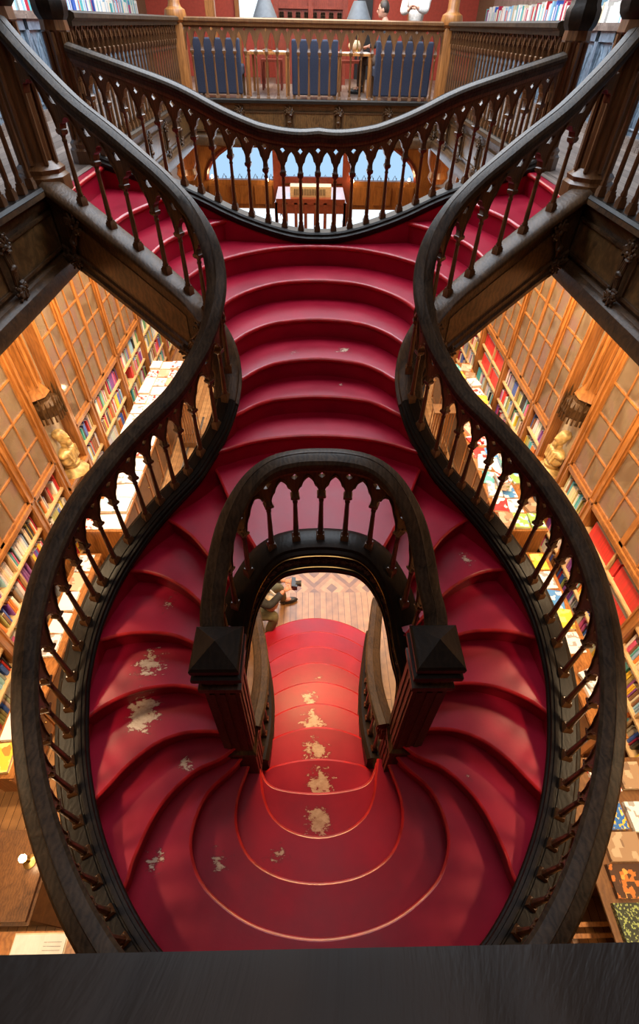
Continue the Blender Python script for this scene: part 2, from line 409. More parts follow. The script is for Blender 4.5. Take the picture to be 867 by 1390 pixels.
def angle_h(p):
    d = math.degrees(atan2(p.y - 1.45, -p.x))
    if p.x < -1.5 and p.y > 3: return .69 + .60 * (-1.5 - p.x) ** 2
    if p.y > 2.2: return .69
    if d < -50: return .62
    if d < -10: return .62 + .07 * (d + 50) / 40
    return .69
FR = Path([Vector((p.x, p.y, p.z + angle_h(p))) for p in F.p])
I_PTS = [(-.60, 1.32, 2.74), (-.63, 1.45, 2.84), (-.615, 1.58, 2.97), (-.58, 1.72, 3.12), (-.52, 1.84, 3.28), (-.42, 1.945, 3.42), (-.30, 2.01, 3.50), (-.16, 2.035, 3.535), (0, 2.045, 3.54)]
I_FULL = I_PTS + [(-x, y, z) for x, y, z in I_PTS[:-1][::-1]]
I_FULL[-1] = (.64, 1.32, 2.74); I_FULL[-2] = (.655, 1.45, 2.84)
IN = Path(catmull(I_FULL, 6))
B_PTS = []
for k in range(0, 15):
    x = -2.02 + 2.02 * k / 14
    zt = [(2.02, 5.13), (1.6, 5.03), (1.21, 4.93), (1.05, 4.875), (.90, 4.81), (.75, 4.75), (.60, 4.70), (.45, 4.655), (.31, 4.62), (.16, 4.595), (0, 4.59)]
    a = -x
    for (x1, z1), (x0, z0) in zip(zt[:-1], zt[1:]):
        if x0 <= a <= x1 + 1e-6: z = z0 + (z1 - z0) * (a - x0) / (x1 - x0); break
    B_PTS.append((x, 4.90 + .09 * x * x, z))
B_FULL = B_PTS + [(-x, y, z) for x, y, z in B_PTS[:-1][::-1]]
BK = Path(catmull(B_FULL, 3))
L_PTS = [(-.735, 3.08, .42), (-.70, 2.96, .50), (-.63, 2.64, .66), (-.57, 2.36, .84), (-.52, 2.10, 1.02), (-.485, 1.82, 1.20), (-.475, 1.56, 1.38), (-.49, 1.30, 1.56)]
LW = Path(catmull(L_PTS, 5))

# nosing lines of every step, measured outward end first
NOS = {
 1: [(-.80, 3.06), (-.68, 3.16), (-.41, 3.32), (0, 3.40), (.41, 3.32), (.68, 3.16), (.80, 3.06)],
}
Lx = [(-.68, 3.15, 3.39), (-.606, 2.87, 3.095), (-.545, 2.59, 2.80), (-.49, 2.325, 2.51), (-.44, 2.075, 2.21), (-.40, 1.80, 1.915), (-.39, 1.535, 1.63), (-.39, 1.25, 1.31)]
for i, (x, ye, ya) in enumerate(Lx):
    NOS[i + 1] = [(x - .11, ye - .09), (x, ye), (x * .75, ye + (ya - ye) * .45), (x * .4, ye + (ya - ye) * .84), (0, ya), (-x * .4, ye + (ya - ye) * .84), (-x * .75, ye + (ya - ye) * .45), (-x, ye), (-x + .11, ye - .09)]
NOS[9] = [(-.50, 1.24), (-.47, 1.17), (-.41, 1.09), (-.28, 1.04), (0, 1.015), (.28, 1.04), (.41, 1.09), (.47, 1.17), (.50, 1.24)]
NOS[10] = [(-.49, 1.22), (-.465, 1.11), (-.43, .96), (-.35, .83), (-.20, .74), (0, .705), (.20, .74), (.35, .83), (.43, .96), (.465, 1.11), (.49, 1.22)]
NOS[11] = [(-.52, 1.21), (-.555, 1.10), (-.605, .92), (-.59, .74), (-.48, .57), (-.27, .465), (0, .43), (.27, .465), (.48, .57), (.59, .74), (.605, .92), (.555, 1.10), (.52, 1.21)]
NOS[12] = [(-.55, 1.19), (-.62, 1.09), (-.79, .93), (-.86, .72), (-.83, .55), (-.72, .40), (-.50, .265), (-.27, .19), (0, .16), (.27, .19), (.50, .265), (.72, .40), (.83, .55), (.86, .72), (.79, .93), (.62, 1.09), (.55, 1.19)]
SIDE = {
 13: [(-1.24, .30), (-1.17, .42), (-1.15, .55), (-1.09, .74), (-1.00, .89), (-.85, 1.025), (-.69, 1.095), (-.58, 1.18)],
 14: [(-1.50, .73), (-1.42, .81), (-1.35, .895), (-1.26, 1.01), (-1.12, 1.13), (-.95, 1.20), (-.77, 1.215), (-.58, 1.20)],
 15: [(-1.64, 1.16), (-1.54, 1.24), (-1.46, 1.31), (-1.34, 1.38), (-1.19, 1.43), (-1.01, 1.45), (-.85, 1.43), (-.68, 1.36), (-.56, 1.30)],
 16: [(-1.64, 1.66), (-1.54, 1.69), (-1.39, 1.735), (-1.21, 1.75), (-1.03, 1.73), (-.86, 1.66), (-.70, 1.56), (-.60, 1.49)],
 17: [(-1.50, 2.17), (-1.40, 2.15), (-1.26, 2.135), (-1.11, 2.08), (-.93, 1.97), (-.78, 1.83), (-.66, 1.71), (-.56, 1.62)],
 18: [(-1.24, 2.58), (-1.16, 2.50), (-1.04, 2.415), (-.91, 2.30), (-.77, 2.13), (-.62, 1.95), (-.50, 1.82)],
 19: [(-.88, 2.94), (-.81, 2.865), (-.75, 2.74), (-.69, 2.60), (-.56, 2.32), (-.44, 2.10), (-.36, 1.96)],
}
def mir(l): return [(-x, y) for x, y in l]
MAINL = {
 20: [(-.82, 2.86), (-.72, 2.905), (-.55, 2.99), (-.32, 3.05), (0, 3.075)],
 21: [(-.72, 3.06), (-.62, 3.14), (-.50, 3.25), (-.33, 3.33), (0, 3.37)],
 22: [(-.71, 3.25), (-.61, 3.35), (-.50, 3.485), (-.33, 3.60), (0, 3.665)],
 23: [(-.77, 3.47), (-.71, 3.585), (-.58, 3.79), (-.37, 3.955), (0, 4.03)],
 24: [(-.90, 3.51), (-.78, 3.94), (-.60, 4.20), (-.35, 4.375), (0, 4.435)],
 25: [(-1.16, 3.62), (-1.125, 3.82), (-1.06, 4.06), (-.96, 4.28), (-.82, 4.45), (-.62, 4.61), (-.35, 4.74), (0, 4.785)],
}
for k, l in MAINL.items(): NOS[k] = l + mir(l[:-1])[::-1]
UPL = {
 26: [(-1.38, 3.74), (-1.34, 3.92), (-1.32, 4.12), (-1.28, 4.32), (-1.20, 4.50), (-1.09, 4.66), (-.97, 4.80), (-.87, 4.90), (-.84, 4.99)],
 27: [(-1.66, 3.92), (-1.62, 4.15), (-1.595, 4.34), (-1.55, 4.50), (-1.49, 4.66), (-1.43, 4.82), (-1.38, 4.95), (-1.35, 5.10)],
 28: [(-1.965, 4.08), (-1.96, 4.36), (-1.97, 4.60), (-1.975, 4.85), (-1.975, 5.05), (-1.96, 5.28)],
}
stairs = thing('staircase', 'crimson painted staircase with splitting curved flights and worn glossy treads', 'staircase', (0, 1.45, 0))

def smooth2(l, sub=4): return [(p.x, p.y) for p in catmull([(x, y, 0) for x, y in l], sub)]
def cum(pts):
    c = [0]
    for a, b in zip(pts[:-1], pts[1:]): c.append(c[-1] + hypot(b[0] - a[0], b[1] - a[1]))
    return c
def step(k, fronts, poly, drop=RISE, name='tread'):
    z = k * RISE; mb = MB()
    tris = tessellate_polygon([[Vector((p[0], p[1], 0)) for p in poly]])
    mb.add([(p[0], p[1], z) for p in poly], [tuple(t) for t in tris])
    # rolled nosing and riser in front of it
    nb_ = []
    for line, sgn in fronts:
        n = len(line); vs = []; v2 = []; v0 = []
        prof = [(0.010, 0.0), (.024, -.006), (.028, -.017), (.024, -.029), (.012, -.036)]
        prof0 = [(-.012, .0), (.010, .0)]; prof2 = [(.012, -.036), (.004, -.038), (.001, -drop - .02)]
        for j, p in enumerate(line):
            a = Vector(line[max(j - 1, 0)]); b = Vector(line[min(j + 1, n - 1)]); t = (b - a).normalized()
            nv = Vector((t.y, -t.x)) * sgn
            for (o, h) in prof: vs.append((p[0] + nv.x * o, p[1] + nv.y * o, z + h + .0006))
            for (o, h) in prof0: v0.append((p[0] + nv.x * o, p[1] + nv.y * o, z + h + .0006))
            for (o, h) in prof2: v2.append((p[0] + nv.x * o, p[1] + nv.y * o, z + h + .0006))
        q = len(prof); fs = [(j * q + i, (j + 1) * q + i, (j + 1) * q + i + 1, j * q + i + 1) for j in range(n - 1) for i in range(q - 1)]
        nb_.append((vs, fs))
        q = len(prof2); fs = [(j * q + i, (j + 1) * q + i, (j + 1) * q + i + 1, j * q + i + 1) for j in range(n - 1) for i in range(q - 1)]
        mb.add(v2, fs)
        mb.add(v0, [(j * 2, (j + 1) * 2, (j + 1) * 2 + 1, j * 2 + 1) for j in range(n - 1)])
    T = part(mb, name, M['red'], stairs, smooth=50)
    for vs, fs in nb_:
        m2 = MB(); m2.add(vs, fs); part(m2, 'nosing', M['lit_red_edge'], T, smooth=50)
    return T

S2 = {k: smooth2(v) for k, v in NOS.items()}
# lower flight: nosings face away from the viewer (+y)
for k in range(1, 9):
    front = S2[k]; back = S2[k + 1]
    poly = front + back[::-1]
    step(k, [(front, -1)], poly)
# 9..12: bowl-shaped treads, nosings face inward
for k in (9, 10, 11):
    step(k, [(S2[k], -1)], S2[k] + S2[k + 1][::-1])
s13 = smooth2(SIDE[13])
bottom = [(p.x, p.y) for p in F.p if p.y < .30 and math.degrees(atan2(p.y - 1.45, -p.x)) < -44][::-1]   # from the left side to the bottom
land = s13[::-1] + bottom + [(-x, y) for x, y in bottom[::-1][1:]] + [(-x, y) for x, y in s13]
step(12, [(S2[12], -1)], S2[12] + land[::-1])
SS = {k: smooth2(v) for k, v in SIDE.items()}
for sg in (1, -1):
    for k in range(13, 19):
        a = SS[k]; b = SS[k + 1]
        if sg < 0: a = mir(a); b = mir(b)
        step(k, [(a, 1 if sg > 0 else -1)], a + b[::-1])
inrear = [(p.x, p.y - .0) for p in IN.p if p.y > 1.93]
l19 = SS[19]; r19 = mir(l19)
step(19, [(l19, 1), (r19, -1)], l19 + inrear + r19[::-1] + S2[20][::-1])
for k in range(20, 25):
    a = S2[k]; b = S2[k + 1]
    if k == 24:
        # the fifth tread is joined at its ends by the sweep of the sixth nosing
        pass
    step(k, [(a, 1)], a + b[::-1])
U = {k: smooth2(v) for k, v in UPL.items()}
bk = [(p.x, p.y) for p in BK.p]
def bk_between(x0, x1): return [q for q in bk if min(x0, x1) < q[0] < max(x0, x1)]
q25 = S2[25]
poly = q25 + mir(U[26]) + bk_between(-.84, .84)[::-1] + U[26][::-1]
step(25, [(q25, 1)], poly)
for sg in (1, -1):
    for k in (26, 27):
        a = U[k]; b = U[k + 1]; 
        if sg < 0: a = mir(a); b = mir(b)
        step(k, [(a, 1 if sg > 0 else -1)], a + b[::-1])
    a = U[28]; b = [(-2.03, y) for x, y in a]
    if sg < 0: a = mir(a); b = mir(b)
    step(28, [(a, 1 if sg > 0 else -1)], a + b[::-1], name='top_nosing')

# aprons: red skirting between the treads and the carved curbs
def apron(path, off, top, bot, sgn=1, name='apron', mirror=False):
    mb = MB(); mb.sweep(path, [(off, top), (off, bot), (off - .02 * sgn, bot), (off - .02 * sgn, top)])
    if mirror: mb.mirror()
    return part(mb, name, M['red'], stairs)
for m_ in (False, True):
    apron([p for p in F.p], .066, -.06, -.40, 1, mirror=m_)
apron(IN.p, -.066, -.05, -.42, -1)
apron(BK.p, .066, -.05, -.50, 1)
for m_ in (False, True):
    apron(LW.p, .06, -.06, -.34, 1, mirror=m_)
# soffits closing the flights from below
mb = MB()
for sg in (1, -1):
    A = [F.at(F.near(-1.24, .35) + (F.near(-.75, 3.05) - F.near(-1.24, .35)) * i / 39) for i in range(40)]
    Bp = resample([IN.at(IN.L * .5 * i / 30) for i in range(31)], 40)
    vs = []
    for ii, (a, b) in enumerate(zip(A, Bp)): vs += [(sg * a.x, a.y, a.z - .62), (sg * b.x, b.y, b.z - .56 + .25 * min(1, ii / 22))]
    mb.add(vs, [(2 * i, 2 * i + 2, 2 * i + 3, 2 * i + 1) for i in range(39)])
vs = []
rows = [(2.05, .42, 3.27), (2.6, .8, 3.1), (3.0, .76, 3.12), (3.3, .70, 3.3), (3.6, .72, 3.48), (4.0, .78, 3.85), (4.4, .8, 4.05), (4.86, .8, 4.2)]
for y, x, z in rows: vs += [(-x, y, z), (x, y, z)]
mb.add(vs, [(2 * i, 2 * i + 2, 2 * i + 3, 2 * i + 1) for i in range(len(rows) - 1)])
for sg in (1, -1):
    vs = []
    for i in range(16):
        a = F.at(F.near(-.80, 3.48) + (F.L - F.near(-.80, 3.48)) * i / 15); b = BK.at(BK.L * .5 * (.62 - .62 * i / 15))
        vs += [(sg * a.x, a.y, a.z - .5), (sg * b.x, b.y, b.z - .40)]
    mb.add(vs, [(2 * i, 2 * i + 2, 2 * i + 3, 2 * i + 1) for i in range(15)])
A = [F.at(F.near(-1.24, .35) * i / 12) for i in range(13)]
ring = [(a.x, a.y) for a in A] ; ring = [(-x, y) for x, y in ring[::-1]] + ring[1:]
inn = resample([Vector((x, y, 0)) for x, y in NOS[10]], len(ring)); inn = [(p.x, p.y) for p in inn]
vs = []
for a, b in zip(ring, inn[::-1]): vs += [(a[0], a[1], 1.80), (b[0], b[1], 1.50)]
mb.add(vs, [(2 * i, 2 * i + 2, 2 * i + 3, 2 * i + 1) for i in range(len(ring) - 1)])
part(mb, 'soffit', M['walnut_dark'], stairs)

# curbs (stringers)
CURB = [(.080, -.115), (.082, -.085), (.094, -.080), (.100, -.066), (.094, -.052), (.082, -.048), (.082, -.036), (.088, -.030), (.084, -.018), (.068, -.014), (.066, -.004), (.050, 0), (.040, 0), (.036, -.007), (.028, -.007), (.024, 0), (-.060, 0), (-.070, -.010), (-.088, -.014), (-.098, -.030), (-.098, -.055), (-.080, -.07),
        (-.080, -.40), (-.096, -.415), (-.096, -.45), (-.06, -.47), (.05, -.47), (.05, -.115)]
STRB = [(.080, -.115), (.088, -.075), (.100, -.062), (.100, -.040), (.078, -.030), (.074, -.012), (.055, 0), (-.065, 0), (-.105, -.020), (-.115, -.035), (-.115, -.055), (-.080, -.075), (-.080, -.13), (-.066, -.145),
        (-.066, -.43), (-.080, -.445), (-.080, -.49), (-.10, -.505), (-.10, -.54), (-.06, -.56), (.05, -.56), (.05, -.115)]
for m_ in (False, True):
    si = F.near(-.72, 3.13)
    lower = [F.at(si * i / 110) for i in range(111)]
    upper = [F.at(si + (F.L - si) * i / 60) for i in range(61)]
    mb = MB(); mb.sweep(lower, CURB)
    if m_: mb.mirror()
    c = part(mb, 'curb', M['ebony'], stairs, smooth=22)
    mb = MB(); mb.sweep(upper, STRB)
    if m_: mb.mirror()
    st = part(mb, 'stringer', M['walnut_dark'], stairs, smooth=40, label='brown side stringer with raised mouldings and burr panel')
    # burr panel set in the outer face of the side flight's stringer
    mb = MB(); pu = [p for p in upper if p.x < -.98 and p.x > -1.93]
    mb.sweep(pu, [(-.064, -.17), (-.072, -.175), (-.072, -.40), (-.064, -.405)])
    if m_: mb.mirror()
    part(mb, 'panel', M['panel'], st)
mb = MB(); mb.sweep(BK.p, [(.080, -.095), (.088, -.07), (.100, -.060), (.100, -.040), (.078, -.030), (.074, -.012), (.055, 0), (-.060, 0), (-.08, -.012), (-.095, -.03), (-.095, -.055), (-.08, -.07), (-.08, -.42), (-.06, -.45), (.05, -.45), (.05, -.095)])
part(mb, 'curb', M['ebony'], stairs, smooth=22)
# well curb with its broad moulded lip and a carved, gilded band
WELL = [(-.078, -.10), (-.085, -.06), (-.098, -.045), (-.098, -.025), (-.07, -.008), (-.05, 0), (.052, 0), (.075, -.012), (.082, -.035), (.10, -.048), (.105, -.065), (.09, -.085), (.090, -.10), (.098, -.165), (.108, -.175), (.108, -.190),
        (.118, -.20), (.118, -.215), (.106, -.225), (.108, -.25), (.09, -.27), (-.05, -.27), (-.05, -.10)]
mb = MB(); mb.sweep(IN.p, WELL)
wc = part(mb, 'well_curb', M['ebony'], stairs, smooth=30)
mb = MB(); nb = 34
for i in range(nb):
    s = IN.L * (i + .5) / nb; p = IN.at(s); t = IN.tan(s); sd = Vector((t.y, -t.x, 0)); c = p + sd * .093 + Vector((0, 0, -.135))
    R = Matrix((sd, t, Vector((0, 0, 1)))).transposed()
    for k in range(5):
        a = 2 * pi * k / 5; mb.ball(c + R @ Vector((.004, .016 * cos(a), .016 * sin(a))), (.007, .010, .010), 6, 4, R)
    mb.ball(c + sd * .008, (.007, .007, .007), 6, 4)
    mb.ball(IN.at(s + IN.L / nb * .5) + sd * .093 + Vector((0, 0, -.135)), (.006, .018, .005), 6, 4, R)
part(mb, 'carved_band', M['walnut_dark'], wc, label='row of small carved rosettes')
mb = MB()
for off, up in ((.103, -.182), (.100, -.068)):
    mb.sweep(IN.p, [(off + .004, up - .003), (off + .010, up), (off + .004, up + .003), (off - .004, up)])
part(mb, 'bead', M['brass'], wc, label='thin gilt bead')
for m_ in (False, True):
    mb = MB(); mb.sweep(LW.p, [(.07, -.09), (.085, -.05), (.07, -.01), (.05, 0), (-.05, 0), (-.08, -.03), (-.07, -.07), (-.07, -.36), (.045, -.36), (.045, -.09)])
    if m_: mb.mirror()
    part(mb, 'curb', M['ebony'], stairs)

# carved sprays on the stringer ends and the gallery fascias
def spray(mb, c, nx, up, s=1.0, seed=0):
    """acanthus spray: a ribbed stem with a curled leaf cluster at each end; nx = outward normal, up = in-plane up"""
    rnd = random.Random(seed); nx = Vector(nx).normalized(); up = Vector(up).normalized(); rt = up.cross(nx).normalized(); c = Vector(c)
    R = Matrix((rt, up, nx)).transposed()
    for k in (-1, 0, 1): mb.tube([c + R @ Vector((k * .012 * s, -.10 * s, .012 * s)), c + R @ Vector((k * .017 * s, 0, .026 * s)), c + R @ Vector((k * .012 * s, .10 * s, .012 * s))], [.009 * s, .011 * s, .008 * s], 6)
    mb.ball(c + nx * .03 * s, (.030 * s, .020 * s, .018 * s), 8, 6, R)
    for dr in (1, -1):
        for k in range(7):
            a = radians(-105 + 35 * k) ; L = (.055 + .02 * cos(a)) * s
            b0 = Vector((0, dr * .10 * s, .012 * s)); d = Vector((sin(a), dr * cos(a), 0)); e = Vector((cos(a), -dr * sin(a), 0))
            pts = []
            for u in (0, .35, .7, 1.0):
                pts.append(c + R @ (b0 + d * (L * u) + e * (.016 * s * sin(u * 3.0)) + Vector((0, 0, .020 * s * sin(u * 2.6)))))
            mb.tube(pts, [.007 * s, .013 * s, .010 * s, .004 * s], 5)
            mb.ball(pts[-1] + nx * .004 * s, (.010 * s, .010 * s, .009 * s), 6, 4, R)
            if k % 2: mb.ball(pts[2], (.014 * s, .018 * s, .010 * s), 6, 4, R)
        mb.ball(c + R @ Vector((0, dr * .105 * s, .030 * s)), (.018 * s, .018 * s, .014 * s), 8, 6, R)
for m_ in (False, True):
    for sx in (F.near(-.93, 3.56), F.near(-1.86, 4.09)):
        mb = MB(); q = F.at(sx); t = F.tan(sx); sd = Vector((t.y, -t.x, 0))
        spray(mb, q - sd * .078 + Vector((0, 0, -.30)), -sd, (F.at(sx + .05) - F.at(sx - .05)).normalized().cross(sd).normalized() * -1, 1.25, int(q.x * 100))
        if m_: mb.mirror()
        part(mb, 'carving', M['walnut_dark'], stairs, label='carved acanthus spray')

# ------------------------------------------------------------------ balustrades
def balustrade(path, ss, rail, label, cat, mirror=False, z_extra=None, group=None, name='balustrade', arcs=True, railmat='rail'):
    p0 = path.at(path.L * .5); sx = -1 if mirror else 1
    T = thing(name, label, cat, (sx * p0.x, p0.y, p0.z), 0, group)
    for i, s in enumerate(ss):
        p = path.at(s); t = path.tan(s)
        o = bpy.data.objects.new('baluster', BAL); COL.objects.link(o); o.parent = T
        o.location = (sx * p.x - T.location.x, p.y - T.location.y, p.z - T.location.z)
        o.rotation_euler = (0, 0, sx * atan2(t.y, t.x)); 
        hh = rail.at(s).z - p.z
        o.scale = (1, 1, (hh - .275) / .5)
    mb = MB(); mb.sweep(rail.p, RAILP)
    if mirror: mb.mirror()
    part(mb, 'handrail', M[railmat], T, smooth=30)
    mb = MB(); mb.sweep(rail.p, SUBRAIL)
    # the tracery hangs from the rail, so it follows the rail's own height
    low = Path([Vector((p.x, p.y, p.z - .72)) for p in rail.p])
    if arcs:
        e0 = max(0, ss[0] - (ss[1] - ss[0])); e1 = min(path.L, ss[-1] + (ss[-1] - ss[-2]))
        arcade(mb, low, [e0] + list(ss) + [e1], z0=.435, H=.215, Hs=.165)
    if mirror: mb.mirror()
    part(mb, 'tracery', M['walnut'], T, smooth=30, label='pointed-arch tracery under the handrail')
    return T
ANG = [52, 46.5, 41.5, 36.5, 31, 25.5, 20, 14.8, 9.5, 4.2, -1.3, -6.7, -12, -17.2, -22.5, -28, -33.5, -39, -44.6, -50.5, -56.5, -62.5, -68.5, -74.5, -80.5, -86.5]
def outer_s():
    out = []
    for a in ANG: x, y, _ = circ(a, 0, 1.63); out.append(F.near(x, y))
    for x, y in [(-.905, 2.85), (-.79, 2.99), (-.715, 3.14), (-.70, 3.30), (-.745, 3.42), (-.85, 3.52), (-.985, 3.595), (-1.14, 3.67), (-1.33, 3.78), (-1.535, 3.90), (-1.745, 4.02)]: out.append(F.near(x, y))
    return sorted(out)
OS = outer_s()
FRX = Path([Vector((p.x, p.y, q.z)) for p, q in zip(F.p, FR.p)])
balustrade(F, OS, FRX, 'long dark S-curved balustrade sweeping round the left edge of the stairs', 'balustrade', False, group=None)
balustrade(F, OS, FRX, 'long dark S-curved balustrade sweeping round the right edge of the stairs', 'balustrade', True)
IR = Path([Vector((p.x, p.y, p.z + .69)) for p in IN.p])
ISS = []
for x, y in [(-.625, 1.44), (-.61, 1.60), (-.56, 1.77), (-.47, 1.90), (-.33, 2.0), (-.165, 2.035), (0, 2.045), (.165, 2.035), (.33, 2.0), (.47, 1.90), (.56, 1.77), (.61, 1.60), (.645, 1.44)]: ISS.append(IN.near(x, y))
balustrade(IN, ISS, IR, 'horseshoe-shaped balustrade around the open stairwell, between two square newel posts', 'balustrade')
BR = Path([Vector((p.x, p.y, p.z + .70 + .05 * max(0, 1 - abs(p.x) / .5))) for p in BK.p])
nB = 27
BSS = [BK.L * .5 + (k - (nB - 1) / 2) * .152 for k in range(nB)]
balustrade(BK, BSS, BR, 'sagging balustrade across the far side of the upper landing, joining both galleries', 'balustrade')
LR = Path([Vector((p.x, p.y, p.z + .72)) for p in LW.p])
LSS = [LW.L * (k + .5) / 11 for k in range(11)]
balustrade(LW, LSS, LR, 'left balustrade of the lowest straight flight, seen down through the stairwell', 'balustrade', False)
balustrade(LW, LSS, LR, 'right balustrade of the lowest straight flight, seen down through the stairwell', 'balustrade', True)

def newel_small(x, y, z0, z1, label):
    T = thing('newel_post', label, 'post', (x, y, z0)); w = .098; h = z1 - z0
    mb = MB(); mb.sqlathe([(w * 1.12, 0), (w * 1.12, .55), (w * 1.05, .58), (w * 1.22, .60), (w * 1.22, .64), (w, .66), (w, h - .34), (w * 1.15, h - .33), (w * 1.22, h - .30), (w * 1.22, h - .27), (w * .98, h - .26), (w * .98, h - .18)], (x, y, z0))
    for sx_, sy_ in ((0, -1), (0, 1), (1, 0), (-1, 0)):
        for k in (-1, 0, 1):
            if sx_: mb.box((x + sx_ * w, y + k * .058, z0 + (h + .32) / 2), (.014, .030, h - 1.06))
            else: mb.box((x + k * .058, y + sy_ * w, z0 + (h + .32) / 2), (.030, .014, h - 1.06))
            if sx_: mb.box((x + sx_ * w, y + k * .058, z0 + h - .22), (.012, .036, .05))
            else: mb.box((x + k * .058, y + sy_ * w, z0 + h - .22), (.036, .012, .05))
            if sx_: mb.box((x + sx_ * w * 1.12, y + k * .058, z0 + .29), (.014, .030, .44))
    part(mb, 'shaft', M['walnut_dark'], T)
    mb = MB(); mb.sqlathe([(w * .98, h - .19), (w * 1.30, h - .17), (w * 1.36, h - .15), (w * 1.36, h - .12), (w * 1.15, h - .11), (w * 1.15, h - .08), (w * 1.30, h - .07), (w * 1.33, h - .035), (w * 1.22, h - .02), (w * .08, h + .05), (.002, h + .055)], (x, y, z0))
    part(mb, 'cap', M['ebony'], T, smooth=20, label='dark pyramid-topped cap')
    return T
newel_small(-.565, 1.24, 1.62, 3.62, 'square dark newel post with pyramid cap at the left mouth of the stairwell')
newel_small(.615, 1.24, 1.62, 3.62, 'square dark newel post with pyramid cap at the right mouth of the stairwell')

def newel_big(x, y, z0, h, w, label, mat='walnut'):
    T = thing('gallery_newel', label, 'post', (x, y, z0))
    mb = MB()
    mb.lathe([(w * 1.25, 0), (w * 1.25, .10), (w * 1.1, .12), (w * 1.15, .15), (w * 1.0, .17), (w * .82, .20), (w * .82, h - .28), (w * .95, h - .26), (w * .9, h - .2)], (x, y, z0), 8, rz=pi / 8)
    for k in range(8):
        a = k * pi / 4; mb.tube([(x + cos(a) * w * .86, y + sin(a) * w * .86, z0 + .18), (x + cos(a) * w * .86, y + sin(a) * w * .86, z0 + h - .27)], .018, 6)
    part(mb, 'shaft', M[mat], T)
    mb = MB(); mb.lathe([(w * .9, h - .2), (w * 1.08, h - .17), (w * 1.16, h - .13), (w * 1.16, h - .08), (w * 1.0, h - .05), (w * .95, h), (w * .3, h + .03), (.002, h + .035)], (x, y, z0), 8, rz=pi / 8)
    part(mb, 'cap', M['ebony'], T)
    return T
newel_big(-2.11, 4.30, UP, 1.22, .15, 'clustered-shaft newel at the top of the left side flight, nearest the viewer', 'midoak')
newel_big(2.11, 4.30, UP, 1.22, .15, 'clustered-shaft newel at the top of the right side flight, nearest the viewer', 'midoak')
newel_big(-2.12, 5.33, UP, 1.16, .115, 'dark newel where the sagging far balustrade meets the left gallery')
newel_big(2.12, 5.33, UP, 1.16, .115, 'dark newel where the sagging far balustrade meets the right gallery')
# ------------------------------------------------------------------ setting
def parquet():
    m, nt, b = nodes('ground_floor_boards_and_parquet')
    src = M['floor'].node_tree
    geo = N(nt, 'ShaderNodeNewGeometry'); mp = N(nt, 'ShaderNodeMapping'); mp.inputs['Rotation'].default_value = (0, 0, pi / 2)
    nt.links.new(geo.outputs['Position'], mp.inputs['Vector'])
    br = N(nt, 'ShaderNodeTexBrick', Scale=1.0, **{'Mortar Size': 0.003, 'Brick Width': 1.6, 'Row Height': .085})
    br.inputs['Color1'].default_value = (.30, .145, .055, 1); br.inputs['Color2'].default_value = (.43, .225, .09, 1); br.inputs['Mortar'].default_value = (.06, .025, .01, 1)
    nt.links.new(mp.outputs[0], br.inputs['Vector'])
    sp = N(nt, 'ShaderNodeSeparateXYZ'); nt.links.new(geo.outputs['Position'], sp.inputs[0])
    def mth(op, a, b_=None, c=None):
        n = N(nt, 'ShaderNodeMath', _operation=op)
        for i, q in enumerate((a, b_, c)):
            if q is None: continue
            if isinstance(q, (int, float)): n.inputs[i].default_value = q
            else: nt.links.new(q, n.inputs[i])
        return n.outputs[0]
    def cell(o, off): return mth('ABSOLUTE', mth('SUBTRACT', mth('FRACT', mth('MULTIPLY_ADD', o, 1 / .52, off)), .5))
    d = mth('ADD', cell(sp.outputs[0], .5), cell(sp.outputs[1], .3))
    r = ramp(nt, d, [(0.0, (.17, .07, .025)), (.16, (.42, .22, .09)), (.34, (.20, .085, .03)), (.50, (.36, .17, .065)), (.66, (.45, .25, .105)), (.84, (.19, .08, .03))])
    r.color_ramp.interpolation = 'CONSTANT'
    inx = mth('LESS_THAN', mth('ABSOLUTE', sp.outputs[0]), 1.30); iny = mth('MULTIPLY', mth('GREATER_THAN', sp.outputs[1], 3.93), mth('LESS_THAN', sp.outputs[1], 8.0))
    k = mth('MULTIPLY', inx, iny)
    mx = N(nt, 'ShaderNodeMixRGB'); nt.links.new(k, mx.inputs[0]); nt.links.new(br.outputs[0], mx.inputs[1]); nt.links.new(r.outputs[0], mx.inputs[2])
    n1 = N(nt, 'ShaderNodeTexNoise', Scale=9, Detail=6); nt.links.new(geo.outputs['Position'], n1.inputs['Vector'])
    rr = ramp(nt, n1.outputs[0], [(.3, (.7,) * 3), (.7, (1.15,) * 3)]); m2 = N(nt, 'ShaderNodeMixRGB', _blend_type='MULTIPLY'); m2.inputs[0].default_value = 1
    nt.links.new(mx.outputs[0], m2.inputs[1]); nt.links.new(rr.outputs[0], m2.inputs[2]); nt.links.new(m2.outputs[0], b.inputs['Base Color'])
    b.inputs['Roughness'].default_value = .32
    return m
M['parquet'] = parquet()
WX = 3.41; WB = 3.75; YN, YF = -2.6, 17.0
mb = MB(); mb.b2(-WB, WB, YN, YF, -.1, 0); struct(mb, 'floor', M['parquet'])
for nm, sg in (('floor', -1), ('floor', 1)):
    mb = MB(); mb.b2(sg * 2.12, sg * WB, YN, 10.05, 4.60, UP); mb.b2(sg * 2.02, sg * 2.13, 4.22, 5.40, 4.95, UP); struct(mb, 'floor', M['floor_up'])
mb = MB(); mb.b2(-WB, WB, 10.05, 15.2, 4.62, UP); struct(mb, 'floor', M['floor_up'])
mb = MB(); mb.b2(-WB, WB, YN, -.30, 4.60, UP); struct(mb, 'floor', M['floor_up'])
